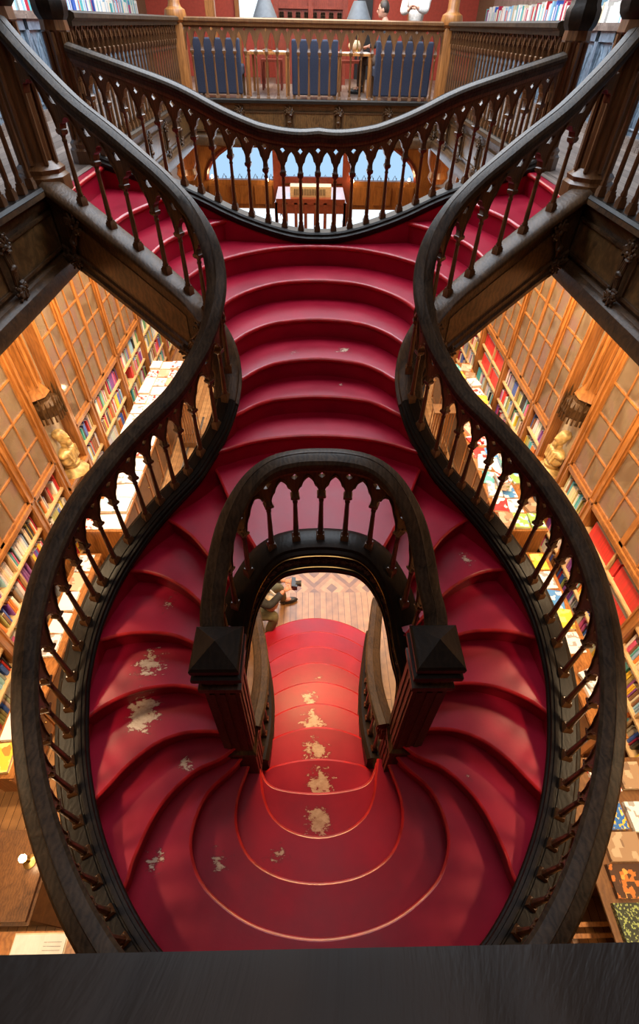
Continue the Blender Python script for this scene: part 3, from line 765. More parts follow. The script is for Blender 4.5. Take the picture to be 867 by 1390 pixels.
for sg in (-1, 1):
    nm = 'left' if sg < 0 else 'right'
    mb = MB(); mb.b2(sg * WB, sg * (WB + .15), YN, YF, 0, 8.2); struct(mb, 'wall_' + nm, M['brownwall'])
    mb = MB(); mb.b2(sg * 2.12, sg * WB, YN, 10.0, 4.48, 4.60); struct(mb, 'ceiling', M['oak_dark'])
mb = MB(); mb.b2(-WB, WB, 10.05, YF, 4.50, 4.62); struct(mb, 'ceiling', M['oak_dark'])
mb = MB(); mb.b2(-WB, WB, YN, 4.5, 8.2, 8.35); mb.b2(-WB, WB, 11.5, YF, 8.2, 8.35); mb.b2(-WB, -2.4, 4.5, 11.5, 8.2, 8.35); mb.b2(2.4, WB, 4.5, 11.5, 8.2, 8.35); struct(mb, 'ceiling', M['brownwall'])
mb = MB(); mb.b2(-WB, WB, YN - .15, YN, 0, 8.2); struct(mb, 'wall_near', M['brownwall'])
mb = MB(); mb.b2(-WB, WB, 15.2, 15.35, UP, 8.2); struct(mb, 'wall_far_upper', M['redwall'])

# gallery edges: fascia with cove, sunk panels, carved sprays
def fascia(pts, label_n, carve_ys, along='Y', sg=-1, top=UP + .05, bot=4.46):
    """pts = (start, end); the moulded edge of a gallery. outward side of the profile is the void"""
    prof = [(0, top), (.03, top - .01), (.035, top - .04), (.0, top - .055), (-.01, top - .10), (-.035, top - .14), (-.035, bot + .16), (0, bot + .145), (.008, bot + .125), (.035, bot + .11), (.05, bot + .04), (.04, bot), (-.12, bot), (-.12, top)]
    mb = MB(); a, b = Vector(pts[0]), Vector(pts[1]); mb.sweep([a, b], prof)
    o = struct(mb, label_n, M['walnut_dark'], 40)
    t = (b - a).normalized(); sd = Vector((t.y, -t.x, 0)); L = (b - a).length
    k = 0; n = max(1, int(L / .82)); w = L / n
    pm = MB(); fm = MB()
    for i in range(n):
        c = a + t * (w * (i + .5)); R = Matrix((t, sd, Vector((0, 0, 1)))).transposed()
        pm.box(c + Vector((0, 0, (top + bot) / 2 + .02)) - sd * .030, (w * .80, .012, .235), M3=R)
        for dz in (-.13, .13): fm.box(c + Vector((0, 0, (top + bot) / 2 + .02 + dz)) - sd * .026, (w * .84, .03, .02), M3=R)
        for dx in (-.41, .41): fm.box(c + t * (w * dx) + Vector((0, 0, (top + bot) / 2 + .02)) - sd * .026, (.02, .03, .26), M3=R)
    pn = part(pm, 'panel', M['panel'], o, base=Vector((0, 0, 0))); part(fm, 'panel_moulding', M['walnut_dark'], o, base=Vector((0, 0, 0)))
    for i in range(n + 1):
        cm = MB(); c = a + t * (w * i)
        spray(cm, c + Vector((0, 0, (top + bot) / 2 + .02)) - sd * .02, sd, Vector((0, 0, 1)), 1.25, i)
        part(cm, 'carving', M['walnut_dark'], o, base=Vector((0, 0, 0)))
    return o
fascia(((-2.06, -.3, 0), (-2.06, 4.22, 0)), 'trim_1', None)
fascia(((-2.06, 5.40, 0), (-2.06, 10.0, 0)), 'trim_2', None)
fascia(((2.06, 4.22, 0), (2.06, -.3, 0)), 'trim_3', None)
fascia(((2.06, 10.0, 0), (2.06, 5.40, 0)), 'trim_4', None)
fascia(((-2.06, 10.0, 0), (2.06, 10.0, 0)), 'trim_5', None)
# bracket-like wall between the two newels, under the top step
for i, sg in enumerate((-1, 1)):
    mb = MB(); mb.b2(sg * 2.04, sg * 2.12, 4.2, 5.42, 4.46, UP - .01); struct(mb, 'trim_%d' % (6 + i), M['walnut_dark'])
mb = MB(); mb.b2(-2.0, 2.0, 10.2, 10.35, 4.40, 4.50); struct(mb, 'trim_8', M['oak_dark'])

def level_rail(a, b, n, label, base_z=UP + .05, h=.97, posts=False, bal_scale=None, mat='walnut', railmat='rail', arcs=True, tall=False):
    a = Vector((*a, base_z)); b = Vector((*b, base_z)); pts = [a.lerp(b, i / 8) for i in range(9)]; P = Path(pts)
    T = thing('balustrade', label, 'balustrade', tuple(a.lerp(b, .5)))
    dz = h - .045 - .70; ss = [P.L * (k + .5) / n for k in range(n)]; t = P.tan(.1)
    for s in ss:
        p = P.at(s); o = bpy.data.objects.new('baluster', BALF if tall else BAL); COL.objects.link(o); o.parent = T
        o.location = p - T.location; o.rotation_euler = (0, 0, atan2(t.y, t.x)); o.scale = (1, 1, (.5 + dz) / .5 if not tall else (h - .045 - .05 - .28) / .56)
    mb = MB(); rp = [p + Vector((0, 0, h - .045)) for p in pts]
    mb.sweep(rp, [(-.055, -.05), (-.06, -.02), (-.09, 0), (-.09, .03), (-.06, .045), (.06, .045), (.09, .03), (.09, 0), (.06, -.02), (.055, -.05)])
    part(mb, 'handrail', M[railmat], T, smooth=30)
    mb = MB()
    if tall: arcade(mb, P, [0] + ss + [P.L], z0=h - .045 - .05 - .28, H=.29, Hs=.22)
    else: arcade(mb, P, [0] + ss + [P.L], z0=.5 + dz, H=.18)
    part(mb, 'tracery', M[mat], T, smooth=30)
    mb = MB(); mb.sweep([p for p in pts], [(-.07, -.045), (-.07, -.005), (-.05, .012), (.05, .012), (.07, -.005), (.07, -.045)])
    part(mb, 'base_rail', M['ebony'], T, smooth=30)
    return T
level_rail((-2.10, 4.12), (-2.10, -.1), 27, 'left gallery balustrade running toward the viewer from the near left newel')
level_rail((2.10, 4.12), (2.10, -.1), 27, 'right gallery balustrade running toward the viewer from the near right newel')
level_rail((-2.10, 5.52), (-2.10, 9.88), 29, 'left gallery balustrade receding from the sagging landing balustrade to the far room')
level_rail((2.10, 5.52), (2.10, 9.88), 29, 'right gallery balustrade receding from the sagging landing balustrade to the far room')
level_rail((-1.98, 10.02), (1.98, 10.02), 24, 'straight oak balustrade across the far room, in front of the blue seat backs', mat='midoak', railmat='midoak', tall=True)
# the rail the photographer leans on
level_rail((-1.95, -.085), (1.95, -.085), 24, 'balustrade directly below the viewpoint, its rail edge crossing the bottom of the picture', h=.80, railmat='ebony')
for sg, sd_ in ((-1, 'left'), (1, 'right')):
    T = thing('gallery_column', 'oak column with bulbous foot at the %s end of the far blue-backed seats balustrade' % sd_, 'column', (sg * 2.08, 10.02, UP))
    mb = MB(); mb.sqlathe([(.10, 0), (.10, .92), (.085, .95)], (sg * 2.08, 10.02, UP)); part(mb, 'pedestal', M['oak'], T)
    mb = MB(); mb.lathe([(.12, .95), (.155, .98), (.165, 1.03), (.15, 1.09), (.10, 1.12), (.085, 1.16), (.08, 3.0), (.12, 3.1)], (sg * 2.08, 10.02, UP), 12); part(mb, 'shaft', M['oak'], T)
    # carved columns on the ground floor that carry the far gallery
    x = sg * 2.45; T = thing('column', 'carved honey oak column under the far gallery on the %s side' % sd_, 'column', (x, 10.9, 0))
    mb = MB(); mb.sqlathe([(.20, 0), (.20, .8), (.16, .85)], (x, 10.9, 0)); part(mb, 'plinth', M['oak'], T)
    mb = MB(); prof = [(.15, .85)]
    for k in range(12): prof += [(.12 + .012 * (k % 2), .9 + k * .24), (.135 - .012 * (k % 2), 1.02 + k * .24)]
    mb.lathe(prof, (x, 10.9, 0), 12); part(mb, 'shaft', M['oak'], T)
    mb = MB(); mb.lathe([(.13, 3.75), (.20, 3.85), (.17, 3.95), (.24, 4.1), (.26, 4.3), (.26, 4.5)], (x, 10.9, 0), 12); part(mb, 'capital', M['oak'], T)

# ------------------------------------------------------------------ facade wall, entrance lobby, sconces
mb = MB()
arch = [(-3.05 + .0, 2.50)]
R_ = 3.35
pts_ = [(3.20 * cos(radians(a)), 2.50 + 1.35 * sin(radians(a))) for a in range(180, -1, -10)]
# wall as strips left, right and above the arched light
def wallpoly(poly, y0, y1, mb):
    n = len(poly); tris = tessellate_polygon([[Vector((p[0], p[1], 0)) for p in poly]])
    vs = [(p[0], y0, p[1]) for p in poly] + [(p[0], y1, p[1]) for p in poly]
    mb.add(vs, [tuple(t) for t in tris] + [tuple(i + n for i in t) for t in tris] + [(i, (i + 1) % n, (i + 1) % n + n, i + n) for i in range(n)])
wallpoly([(-WB, 2.5), (-3.20, 2.5)] + pts_[1:-1] + [(3.20, 2.5), (WB, 2.5), (WB, 4.5), (-WB, 4.5)], 17.0, 17.2, mb)
mb.b2(-WB, WB, 17.0, 17.2, 1.72, 2.5); mb.b2(-WB, -3.1, 17, 17.2, 0, 1.72); mb.b2(3.1, WB, 17, 17.2, 0, 1.72); mb.b2(-3.1, 3.1, 17, 17.2, 0, .55)
struct(mb, 'wall_far', M['oak'])
mb = MB(); mb.b2(-3.3, 3.3, 17.25, 17.3, 2.4, 4.2); struct(mb, 'window_1', M['daylight'])
mb = MB(); mb.b2(-3.15, 3.15, 17.25, 17.3, .5, 1.75); struct(mb, 'window_2', M['daywhite'])
mb = MB()
for x in (-1.05, 1.05): mb.b2(x - .12, x + .12, 16.9, 17.02, 0, 4.4)
mb.b2(-1.0, 1.0, 16.9, 17.0, 2.45, 2.62)
for p, q in zip(pts_[:-1], pts_[1:]): mb.tube([(p[0], 17.0, p[1]), (q[0], 17.0, q[1])], .07, 6)
struct(mb, 'trim_9', M['mahog'])
mb = MB()
for i in range(26):   # etched cresting along the foot of the arched window
    x = -3.0 + i * .24; mb.tube([(x, 17.22, 2.5), (x + .06, 17.22, 2.62), (x + .12, 17.22, 2.5)], .012, 5)
    mb.tube([(x + .12, 17.22, 2.5), (x + .12, 17.22, 2.56)], .01, 5)
struct(mb, 'trim_10', M['bluelit_wood'])
for i, x in enumerate((-2.9, -2.2, -1.5, 1.5, 2.2, 2.9)):
    mb = MB(); mb.b2(x - .27, x + .27, 16.93, 17.0, 1.86, 2.36); struct(mb, 'trim_%d' % (11 + i), M['oak'])
T = thing('entrance_lobby', 'red mahogany entrance lobby with small pointed windows under the arched window', 'lobby', (-.05, 15.8, 0))
mb = MB(); x0, x1 = -1.02, .94
mb.b2(x0, x1, 15.3, 16.9, 2.26, 2.40); mb.b2(x0, x1, 15.32, 15.38, 2.02, 2.3)
for i in range(8): xx = x0 + (x1 - x0) * i / 7; mb.b2(xx - .045, xx + .045, 15.30, 15.38, 0, 2.3)
mb.b2(x0, x1, 15.32, 15.38, 0, 1.30)
for sx in (x0, x1): mb.b2(sx - .03, sx + .03, 15.3, 16.9, 0, 2.3)
part(mb, 'panelling', M['mahog'], T)
for i in range(7):
    xc = x0 + (x1 - x0) * (i + .5) / 7; w_ = .085
    mb = MB(); wallpoly([(xc - w_, 1.32), (xc - w_, 1.75), (xc - w_ * .6, 1.90), (xc, 2.0), (xc + w_ * .6, 1.90), (xc + w_, 1.75), (xc + w_, 1.32)], 15.33, 15.35, mb)
    part(mb, 'pane', M['daywhite'], T, label='pointed window pane bright with daylight')
T = thing('air_conditioner', 'beige louvred air conditioning box standing on top of the entrance lobby', 'air conditioner', (.0, 15.7, 2.40))
mb = MB(); mb.b2(-.62, .55, 15.5, 15.9, 2.40, 2.66); part(mb, 'casing', M['beige'], T)
mb = MB()
for i in range(20): mb.b2(-.50 + i * .045, -.48 + i * .045, 15.48, 15.5, 2.45, 2.61)
part(mb, 'louvres', M['black'], T)
def sconce(x, z, y, label, e=1):
    T = thing('wall_lamp', label, 'lamp', (x, y, z)); mb = MB(); mb.tube([(x, y + .1, z - .1), (x, y, z - .12), (x, y, z - .04)], .012, 6); part(mb, 'bracket', M['brass'], T)
    mb = MB(); mb.ball((x, y, z), (.035, .035, .045), 10, 8); part(mb, 'bulb', M['bulb'], T)
BULBS = [(-3.0, 2.62, 16.8), (-1.35, 2.55, 16.8), (1.25, 2.55, 16.8), (2.95, 2.6, 16.8)]
for (x, z, y), w_ in zip(BULBS, ('far left end', 'left of the entrance lobby', 'right of the entrance lobby', 'far right end')):
    sconce(x, z, y, 'lit wall lamp below the arched window, ' + w_)

# ------------------------------------------------------------------ bookcases
BOOKS = []; JUNK = []
PAL = [('red', (.55, .03, .03)), ('crimson', (.42, .015, .06)), ('pink', (.72, .12, .28)), ('orange', (.75, .22, .04)), ('yellow', (.80, .55, .05)), ('white', (.80, .78, .72)), ('white', (.78, .76, .70)), ('white', (.82, .80, .76)),
       ('cream', (.74, .64, .44)), ('cream', (.76, .67, .48)), ('blue', (.05, .13, .48)), ('pale blue', (.28, .52, .70)), ('turquoise', (.10, .45, .48)), ('green', (.08, .32, .12)), ('black', (.03, .03, .035)), ('grey', (.32, .32, .33)), ('brown', (.24, .11, .05)), ('olive', (.35, .34, .10)), ('purple', (.22, .06, .30))]
ORD = ['nearest the viewer', 'second from the viewer', 'third from the viewer', 'just before the bust niche', 'just beyond the bust niche', 'second beyond the bust niche', 'third beyond the bust niche', 'fourth beyond the bust niche', 'fifth beyond the bust niche', 'sixth beyond the bust niche', 'seventh beyond the bust niche']
POSTS = [-.18, 1.22, 2.62, 4.02, 4.74, 5.47, 6.13, 7.48, 8.86, 10.22, 11.6, 13.0]
SHELVES = [1.40, 1.03, .66, .30]
SHN = ['top open', 'second open', 'third open', 'lowest open']
def bookcase(sg, i, y0, y1, ordn):
    side = 'left' if sg < 0 else 'right'; X = lambda d: sg * (WX + d)
    T = thing('bookcase', 'honey oak glazed bookcase on the %s wall, %s' % (side, ordn), 'bookcase', (X(.15), (y0 + y1) / 2, 0), group='glazed bookcases along the %s wall' % side)
    mb = MB(); pw = .045
    for y in (y0 + pw / 2, y1 - pw / 2): mb.b2(X(-.03), X(.34), y - pw / 2, y + pw / 2, 0, 4.46)
    for y in (y0 + pw, y1 - pw): mb.b2(X(-.045), X(-.01), y - .012, y + .012, 0, 4.46)
    mb.b2(X(-.035), X(.34), y0, y1, 1.755, 1.79); mb.b2(X(-.045), X(.30), y0, y1, 1.80, 1.835); mb.b2(X(-.03), X(.34), y0, y1, 4.38, 4.46); mb.b2(X(-.02), X(.3), y0, y1, 0, .09)
    part(mb, 'carcass', M['oak'], T)
    mb = MB(); mb.b2(X(.31), X(.34), y0 + pw, y1 - pw, 0, 4.4); part(mb, 'back_panel', M['oak_back'], T)
    for z in SHELVES:
        mb = MB(); mb.b2(X(-.01), X(.31), y0 + pw, y1 - pw, z - .025, z); part(mb, 'shelf', M['oak_back'], T)
    if y1 - y0 > .9:
        mb = MB(); ym = (y0 + y1) / 2; mb.b2(X(.0), X(.31), ym - .012, ym + .012, .1, 1.755); part(mb, 'divider', M['oak_back'], T)
    for z in (2.65, 3.5):
        mb = MB(); mb.b2(X(.05), X(.31), y0 + pw, y1 - pw, z - .02, z); part(mb, 'shelf', M['oak_back'], T)
    nd = 2 if y1 - y0 > .9 else 1; dw = (y1 - y0 - 2 * pw) / nd
    for d in range(nd):
        a = y0 + pw + d * dw; b = a + dw; D = None
        mb = MB(); f = .038
        mb.b2(X(-.022), X(.012), a, a + f, 1.84, 4.38); mb.b2(X(-.022), X(.012), b - f, b, 1.84, 4.38); mb.b2(X(-.022), X(.012), a, b, 1.84, 1.88); mb.b2(X(-.022), X(.012), a, b, 4.32, 4.38)
        ym = (a + b) / 2; mb.b2(X(-.016), X(.008), ym - .011, ym + .011, 1.86, 4.35)
        for r in range(1, 6):
            z = 1.88 + (4.32 - 1.88) * r / 6; mb.b2(X(-.018), X(.008), a + f, b - f, z - .011, z + .011)
        D = part(mb, 'door', M['oak'], T)
        mb = MB(); mb.b2(X(-.004), X(.0), a + f, b - f, 1.87, 4.33); part(mb, 'glass', M['glass'], D)
    # books
    cells = [(y0 + pw, y1 - pw)] if nd == 1 else [(y0 + pw, (y0 + y1) / 2 - .012), ((y0 + y1) / 2 + .012, y1 - pw)]
    for si, z in enumerate(SHELVES):
        for (a, b) in cells: fill_shelf(sg, a + .01, b - .01, z, SHN[si], ordn, side)
    for z in (1.86, 2.66, 3.51):
        for (a, b) in cells: fill_shelf(sg, a + .02, b - .02, z, 'glazed', ordn, side, x0=.10, big=True)
RB = random.Random(11)
def fill_shelf(sg, a, b, z, shn, ordn, side, x0=.03, big=False):
    y = a; prev = None; reds = (sg > 0 and shn in ('top open', 'second open') and ordn.startswith('third')) 
    while y < b - .02:
        if RB.random() < (.05 if not big else .12): y += RB.uniform(.03, .09); continue
        t = RB.choice((.014, .018, .022, .026, .032, .040)) * (1.5 if big else 1.25)
        run = 1 if RB.random() < .75 else RB.randint(2, 4)
        nm, c = RB.choice(PAL)
        if reds: nm, c = 'red', (.62, .03, .03); t = .016; run = 30
        h = RB.uniform(.19, .275) if not big else RB.uniform(.22, .42)
        if reds: h = .24
        d = RB.uniform(.15, .21)
        for k in range(run):
            if y + t > b: break
            lean = 0 if RB.random() > .08 or reds else RB.uniform(-.10, .10)
            cc = tuple(min(1, q * RB.uniform(.85, 1.12)) for q in c)
            BOOKS.append(dict(c=(sg * (WX + x0 + d / 2), y + t / 2, z), d=(d, t * .96, h), rx=lean, col=cc, name=nm, sh=shn, bay=ordn, side=side, sg=sg, glazed=big))
            y += t + (.0008 if abs(lean) < .01 else .02)
        if reds: y += .03
for sg in (-1, 1):
    bays = [(POSTS[i], POSTS[i + 1]) for i in range(len(POSTS) - 1)]
    names = ['nearest the viewer', 'second from the viewer', 'third from the viewer', 'just before the bust niche', None, 'just beyond the bust niche', 'second beyond the bust niche', 'third beyond the bust niche', 'fourth beyond the bust niche', 'fifth beyond the bust niche', 'sixth beyond the bust niche']
    for i, (a, b) in enumerate(bays):
        if names[i] is None: continue
        bookcase(sg, i, a, b, names[i])

# niches with busts under carved canopies
def remesh_obj(mb, name, mat, parent, base, vox=.012, label=None, smooth=60):
    o = part(mb, name, mat, parent, base=base, smooth=smooth, label=label)
    r = o.modifiers.new('remesh', 'REMESH'); r.mode = 'VOXEL'; r.voxel_size = vox; r.use_smooth_shade = True
    s_ = o.modifiers.new('smooth', 'SMOOTH'); s_.factor = .6; s_.iterations = 4
    return o
for sg, sd_ in ((-1, 'left'), (1, 'right')):
    yc = 5.105; X = lambda d: sg * (WX + d)
    T = thing('niche_pier', 'honey oak niche pier with fluted shaft and carved canopy on the %s wall' % sd_, 'niche', (X(.1), yc, 0))
    mb = MB(); mb.b2(X(.10), X(.34), 4.74, 5.47, 0, 4.46); part(mb, 'back_panel', M['cream'], T)
    mb = MB()
    for y in (4.765, 5.445): mb.b2(X(-.06), X(.30), y - .025, y + .025, 0, 4.46)
    mb.b2(X(-.05), X(.3), 4.74, 5.47, .9, 1.0); mb.b2(X(-.07), X(.3), 4.74, 5.47, 1.28, 1.34)
    part(mb, 'frame', M['oak'], T)
    mb = MB(); prof = [(.20, 2.62), (.15, 2.7), (.13, 2.8), (.13, 4.2), (.17, 4.3), (.2, 4.46)]
    mb.lathe(prof, (X(.10), yc, 0), 8, rz=pi / 8)
    for k in range(8):
        a = k * pi / 4 + pi / 8; mb.tube([(X(.10) + cos(a) * .135, yc + sin(a) * .135, 2.75), (X(.10) + cos(a) * .135, yc + sin(a) * .135, 4.25)], .022, 6)
    part(mb, 'shaft', M['oak'], T)
    mb = MB(); mb.lathe([(.05, 2.30), (.21, 2.36), (.23, 2.42), (.22, 2.50), (.12, 2.55), (.10, 2.64)], (X(.03), yc, 0), 8, rz=pi / 8)
    for k in range(8):
        a = k * pi / 4 + pi / 8; a2 = a + pi / 4
        for f_ in (0, .33, .66):
            px, py = cos(a) * (1 - f_) + cos(a2) * f_, sin(a) * (1 - f_) + sin(a2) * f_
            c = (X(.03) + px * .225, yc + py * .225)
            mb.lathe([(.022, 2.30), (.014, 2.38), (.020, 2.52), (.012, 2.56), (.016, 2.60), (.001, 2.68)] if f_ == 0 else [(.014, 2.28), (.010, 2.36), (.012, 2.52), (.001, 2.60)], (c[0], c[1], 0), 6)
    part(mb, 'canopy', M['walnut_dark'], T, label='dark carved canopy with pinnacles')
    mb = MB(); mb.lathe([(.20, 1.34), (.18, 1.38), (.10, 1.44), (.12, 1.50)], (X(.0), yc, 0), 10); part(mb, 'corbel', M['gilt'], T)
    B = thing('bust', 'golden-toned bust of a bearded figure in the carved niche on the %s wall' % sd_, 'bust', (X(.0), yc, 1.50))
    mb = MB(); c = Vector((X(.0), yc, 0)); o_ = -sg
    mb.ball(c + Vector((0, 0, 1.60)), (.10, .17, .12), 14, 10); mb.ball(c + Vector((0, 0, 1.70)), (.09, .19, .07), 14, 10); mb.ball(c + Vector((o_ * .01, 0, 1.80)), (.05, .055, .08), 12, 8)
    mb.ball(c + Vector((o_ * .02, 0, 1.93)), (.085, .075, .105), 16, 12); mb.ball(c + Vector((o_ * .11, 0, 1.93)), (.022, .014, .025), 8, 6); mb.ball(c + Vector((o_ * .085, 0, 1.845)), (.035, .05, .06), 10, 8)
    for s2 in (-1, 1): mb.ball(c + Vector((o_ * .02, s2 * .078, 1.93)), (.02, .012, .028), 8, 6); mb.ball(c + Vector((o_ * .088, s2 * .03, 1.955)), (.014, .016, .008), 8, 6)
    mb.ball(c + Vector((-o_ * .01, 0, 1.985)), (.088, .085, .07), 12, 8)
    for k in range(5): mb.tube([c + Vector((o_ * .08, (k - 2) * .06, 1.74)), c + Vector((o_ * .10, (k - 2) * .045, 1.56))], .016, 6)
    remesh_obj(mb, 'figure', M['gilt'], B, B.location, .011)
    mb = MB(); mb.lathe([(.09, 1.46), (.10, 1.49), (.07, 1.53)], (X(.0), yc, 0), 12); part(mb, 'base', M['gilt'], B, base=B.location)
# ------------------------------------------------------------------ counters, publications
def cover_art(name, cols, sc):
    """ground colour cols[0]; the other colours come as printed blocks and pictures"""
    m, nt, b = nodes(name); geo = N(nt, 'ShaderNodeNewGeometry')
    vo = N(nt, 'ShaderNodeTexVoronoi', Scale=sc, _distance='CHEBYCHEV'); nt.links.new(geo.outputs['Position'], vo.inputs['Vector'])
    r = nt.nodes.new('ShaderNodeValToRGB'); nt.links.new(vo.outputs['Color'], r.inputs[0]); r.color_ramp.interpolation = 'CONSTANT'
    e = r.color_ramp.elements; stops = [(0, cols[0])] + [(.62 + .38 * i / max(1, len(cols) - 1), c) for i, c in enumerate(cols[1:])]
    while len(e) < len(stops): e.new(.5)
    for i, (p, c) in enumerate(stops): e[i].position = p; e[i].color = (*c, 1)
    nt.links.new(r.outputs[0], b.inputs['Base Color']); b.inputs['Roughness'].default_value = .35
    return m
ART = {
 'white with red marks': cover_art('art_white_red', [(.84, .83, .80), (.62, .06, .05), (.80, .79, .76)], 26),
 'pale blue': cover_art('art_pale_blue', [(.55, .72, .80), (.80, .83, .84), (.30, .55, .70)], 18),
 'white with grey photo': cover_art('art_grey', [(.84, .83, .80), (.35, .34, .33), (.80, .78, .74)], 20),
 'plain white': cover_art('art_plain', [(.85, .84, .81), (.82, .81, .78)], 10),
 'yellow': cover_art('art_yellow', [(.80, .55, .06), (.84, .68, .20), (.45, .25, .05)], 12),
 'salmon': cover_art('art_salmon', [(.78, .44, .30), (.80, .56, .42), (.62, .22, .14)], 12),
 'blue and white': cover_art('art_blue_white', [(.10, .28, .62), (.78, .80, .82), (.08, .30, .60)], 14),
 'blue with a golden pattern': cover_art('art_blue_gold', [(.03, .14, .44), (.72, .48, .06), (.80, .64, .22)], 40),
 'sepia photograph': cover_art('art_sepia', [(.34, .22, .13), (.48, .36, .24), (.22, .14, .09)], 16),
 'dark with orange flames': cover_art('art_flames', [(.06, .025, .012), (.50, .16, .03), (.75, .35, .08)], 28),
 'black and green lattice': cover_art('art_lattice', [(.02, .03, .02), (.30, .38, .12), (.03, .04, .02)], 90),
 'red': cover_art('art_red', [(.62, .04, .04), (.80, .74, .68), (.45, .03, .03)], 14),
 'green landscape': cover_art('art_green', [(.30, .48, .12), (.75, .78, .74), (.15, .40, .70)], 16),
 'teal': cover_art('art_teal', [(.14, .48, .45), (.78, .80, .76), (.45, .68, .62)], 14),
}
PUBMESH = {}
def pub_mesh(w, d, h):
    k = (w, d, h)
    if k not in PUBMESH:
        mb = MB(); mb.b2(-w / 2 + .004, w / 2 - .004, -d / 2 + .004, d / 2 - .002, .002, h - .003); body = mb.mesh('pages', M['pages'], None)
        mb = MB(); mb.b2(-w / 2, w / 2, -d / 2, d / 2, h - .003, h); mb.b2(-w / 2, w / 2, -d / 2, d / 2, 0, .002); mb.b2(-w / 2, -w / 2 + .003, -d / 2, d / 2, 0, h)
        PUBMESH[k] = (body, mb)
    return PUBMESH[k]
COVMESH = {}
def publication(x, y, z, art, label, group, w=.21, d=.28, h=.02, rz=0, tilt=0):
    body, mb = pub_mesh(w, d, h)
    T = thing('magazine' if h < .025 else 'book', label, 'magazine' if h < .025 else 'book', (x, y, z), rz, group)
    T.rotation_euler = (tilt, 0, rz)
    o = bpy.data.objects.new('pages', body); COL.objects.link(o); o.parent = T
    k = (w, d, h, art)
    if k not in COVMESH:
        m2 = MB(); m2.v = list(mb.v); m2.f = list(mb.f); m2.mi = list(mb.mi); COVMESH[k] = m2.mesh('cover', ART[art], None)
    o = bpy.data.objects.new('cover', COVMESH[k]); COL.objects.link(o); o.parent = T
    return T
def counter(sg, y0, y1, xin, z, label, mat='oak'):
    xo = WX - .13; T = thing('display_counter', label, 'counter', (sg * (xin + xo) / 2, (y0 + y1) / 2, 0))
    mb = MB(); mb.b2(sg * (xin - .02), sg * xo, y0 - .02, y1 + .02, z - .035, z); part(mb, 'top', M[mat], T)
    mb = MB(); mb.b2(sg * (xin + .02), sg * xo, y0, y1, .08, z - .035); mb.b2(sg * (xin + .05), sg * xo, y0 + .02, y1 - .02, 0, .08)
    n = max(1, round((y1 - y0) / .62))
    for i in range(n + 1):
        yy = y0 + (y1 - y0) * i / n; mb.b2(sg * (xin + .0), sg * (xin + .03), yy - .03, yy + .03, .08, z - .035)
    part(mb, 'cabinet', M[mat], T)
    for i in range(n):
        a = y0 + (y1 - y0) * i / n; w = (y1 - y0) / n
        mb = MB(); mb.b2(sg * (xin + .005), sg * (xin + .03), a + .05, a + w - .05, .16, z - .10)
        D = part(mb, 'door', M['oak_dark'], T)
        mb = MB(); mb.ball((sg * (xin - .005), a + w - .09, z * .6), (.012, .012, .012), 8, 6); part(mb, 'knob', M['brass'], D)
RP = random.Random(5)
def lay(sg, y0, y1, xs, z, arts, where, group, w=.20, d=.27, messy=.05, hs=(.012, .018, .03, .05)):
    y = y0; row = 0; seen = {}
    while y < y1:
        for ci, x in enumerate(xs):
            if RP.random() < .08: continue
            art = RP.choice(arts); h = RP.choice(hs)
            k = art
            pos = ('outer', 'middle', 'inner', 'edge')[min(ci, 3)]
            lab = '%s publication lying on the %s, %s row, position %s from the far end' % (art, where, pos, ['one', 'two', 'three', 'four', 'five', 'six', 'seven', 'eight', 'nine', 'ten', 'eleven', 'twelve', 'thirteen', 'fourteen', 'fifteen'][min(14, int((y1 - y) / (d + .03)))])
            lab = '%s publication flat on %s, %s row, %s' % (art, where, pos, ['at far end', 'second from far end', 'third from far end', 'fourth from far end', 'fifth from far end', 'sixth from far end', 'seventh from far end', 'eighth from far end', 'ninth from far end', 'tenth from far end', 'eleventh from far end', 'twelfth from far end', 'thirteenth from far end', 'fourteenth from far end', 'fifteenth from far end'][min(14, int((y1 - y) / (d + .03)))])
            publication(sg * x, y, z + .0012, art, lab, group, w, d, h, RP.uniform(-messy, messy) + pi / 2 * 0)
        y += d + .03; row += 1
whites = ['white with red marks', 'white with grey photo', 'pale blue', 'plain white', 'plain white', 'white with red marks', 'white with grey photo', 'plain white', 'salmon']
mixed = ['white with red marks', 'plain white', 'plain white', 'white with grey photo', 'yellow', 'red', 'blue and white', 'teal', 'white with grey photo', 'salmon', 'green landscape', 'sepia photograph', 'pale blue']
counter(-1, 4.35, 8.9, 2.66, .90, 'long oak display counter beyond the left niche, covered in pale magazines')
lay(-1, 4.50, 8.8, (3.17, 2.96, 2.76), .90, whites, 'far left counter', 'magazines on the far left counter')
counter(1, 4.35, 8.9, 2.62, .90, 'long oak display counter beyond the right niche, crowded with mixed publications')
lay(1, 4.50, 8.8, (3.16, 2.94, 2.73), .90, mixed, 'far right counter', 'publications on the far right counter', messy=.35)
counter(-1, 1.45, 4.15, 2.98, .62, 'low oak counter along the left bookcases, below the widest curve of the stairs')
lay(-1, 1.60, 4.1, (3.13,), .62, whites + ['yellow', 'teal'], 'low left counter', 'publications on the low left counter', messy=.12)
counter(1, 1.75, 4.15, 2.96, .62, 'low oak counter along the right bookcases, below the widest curve of the stairs')
lay(1, 1.90, 4.1, (3.12,), .62, mixed, 'low right counter', 'publications on the low right counter', messy=.2)

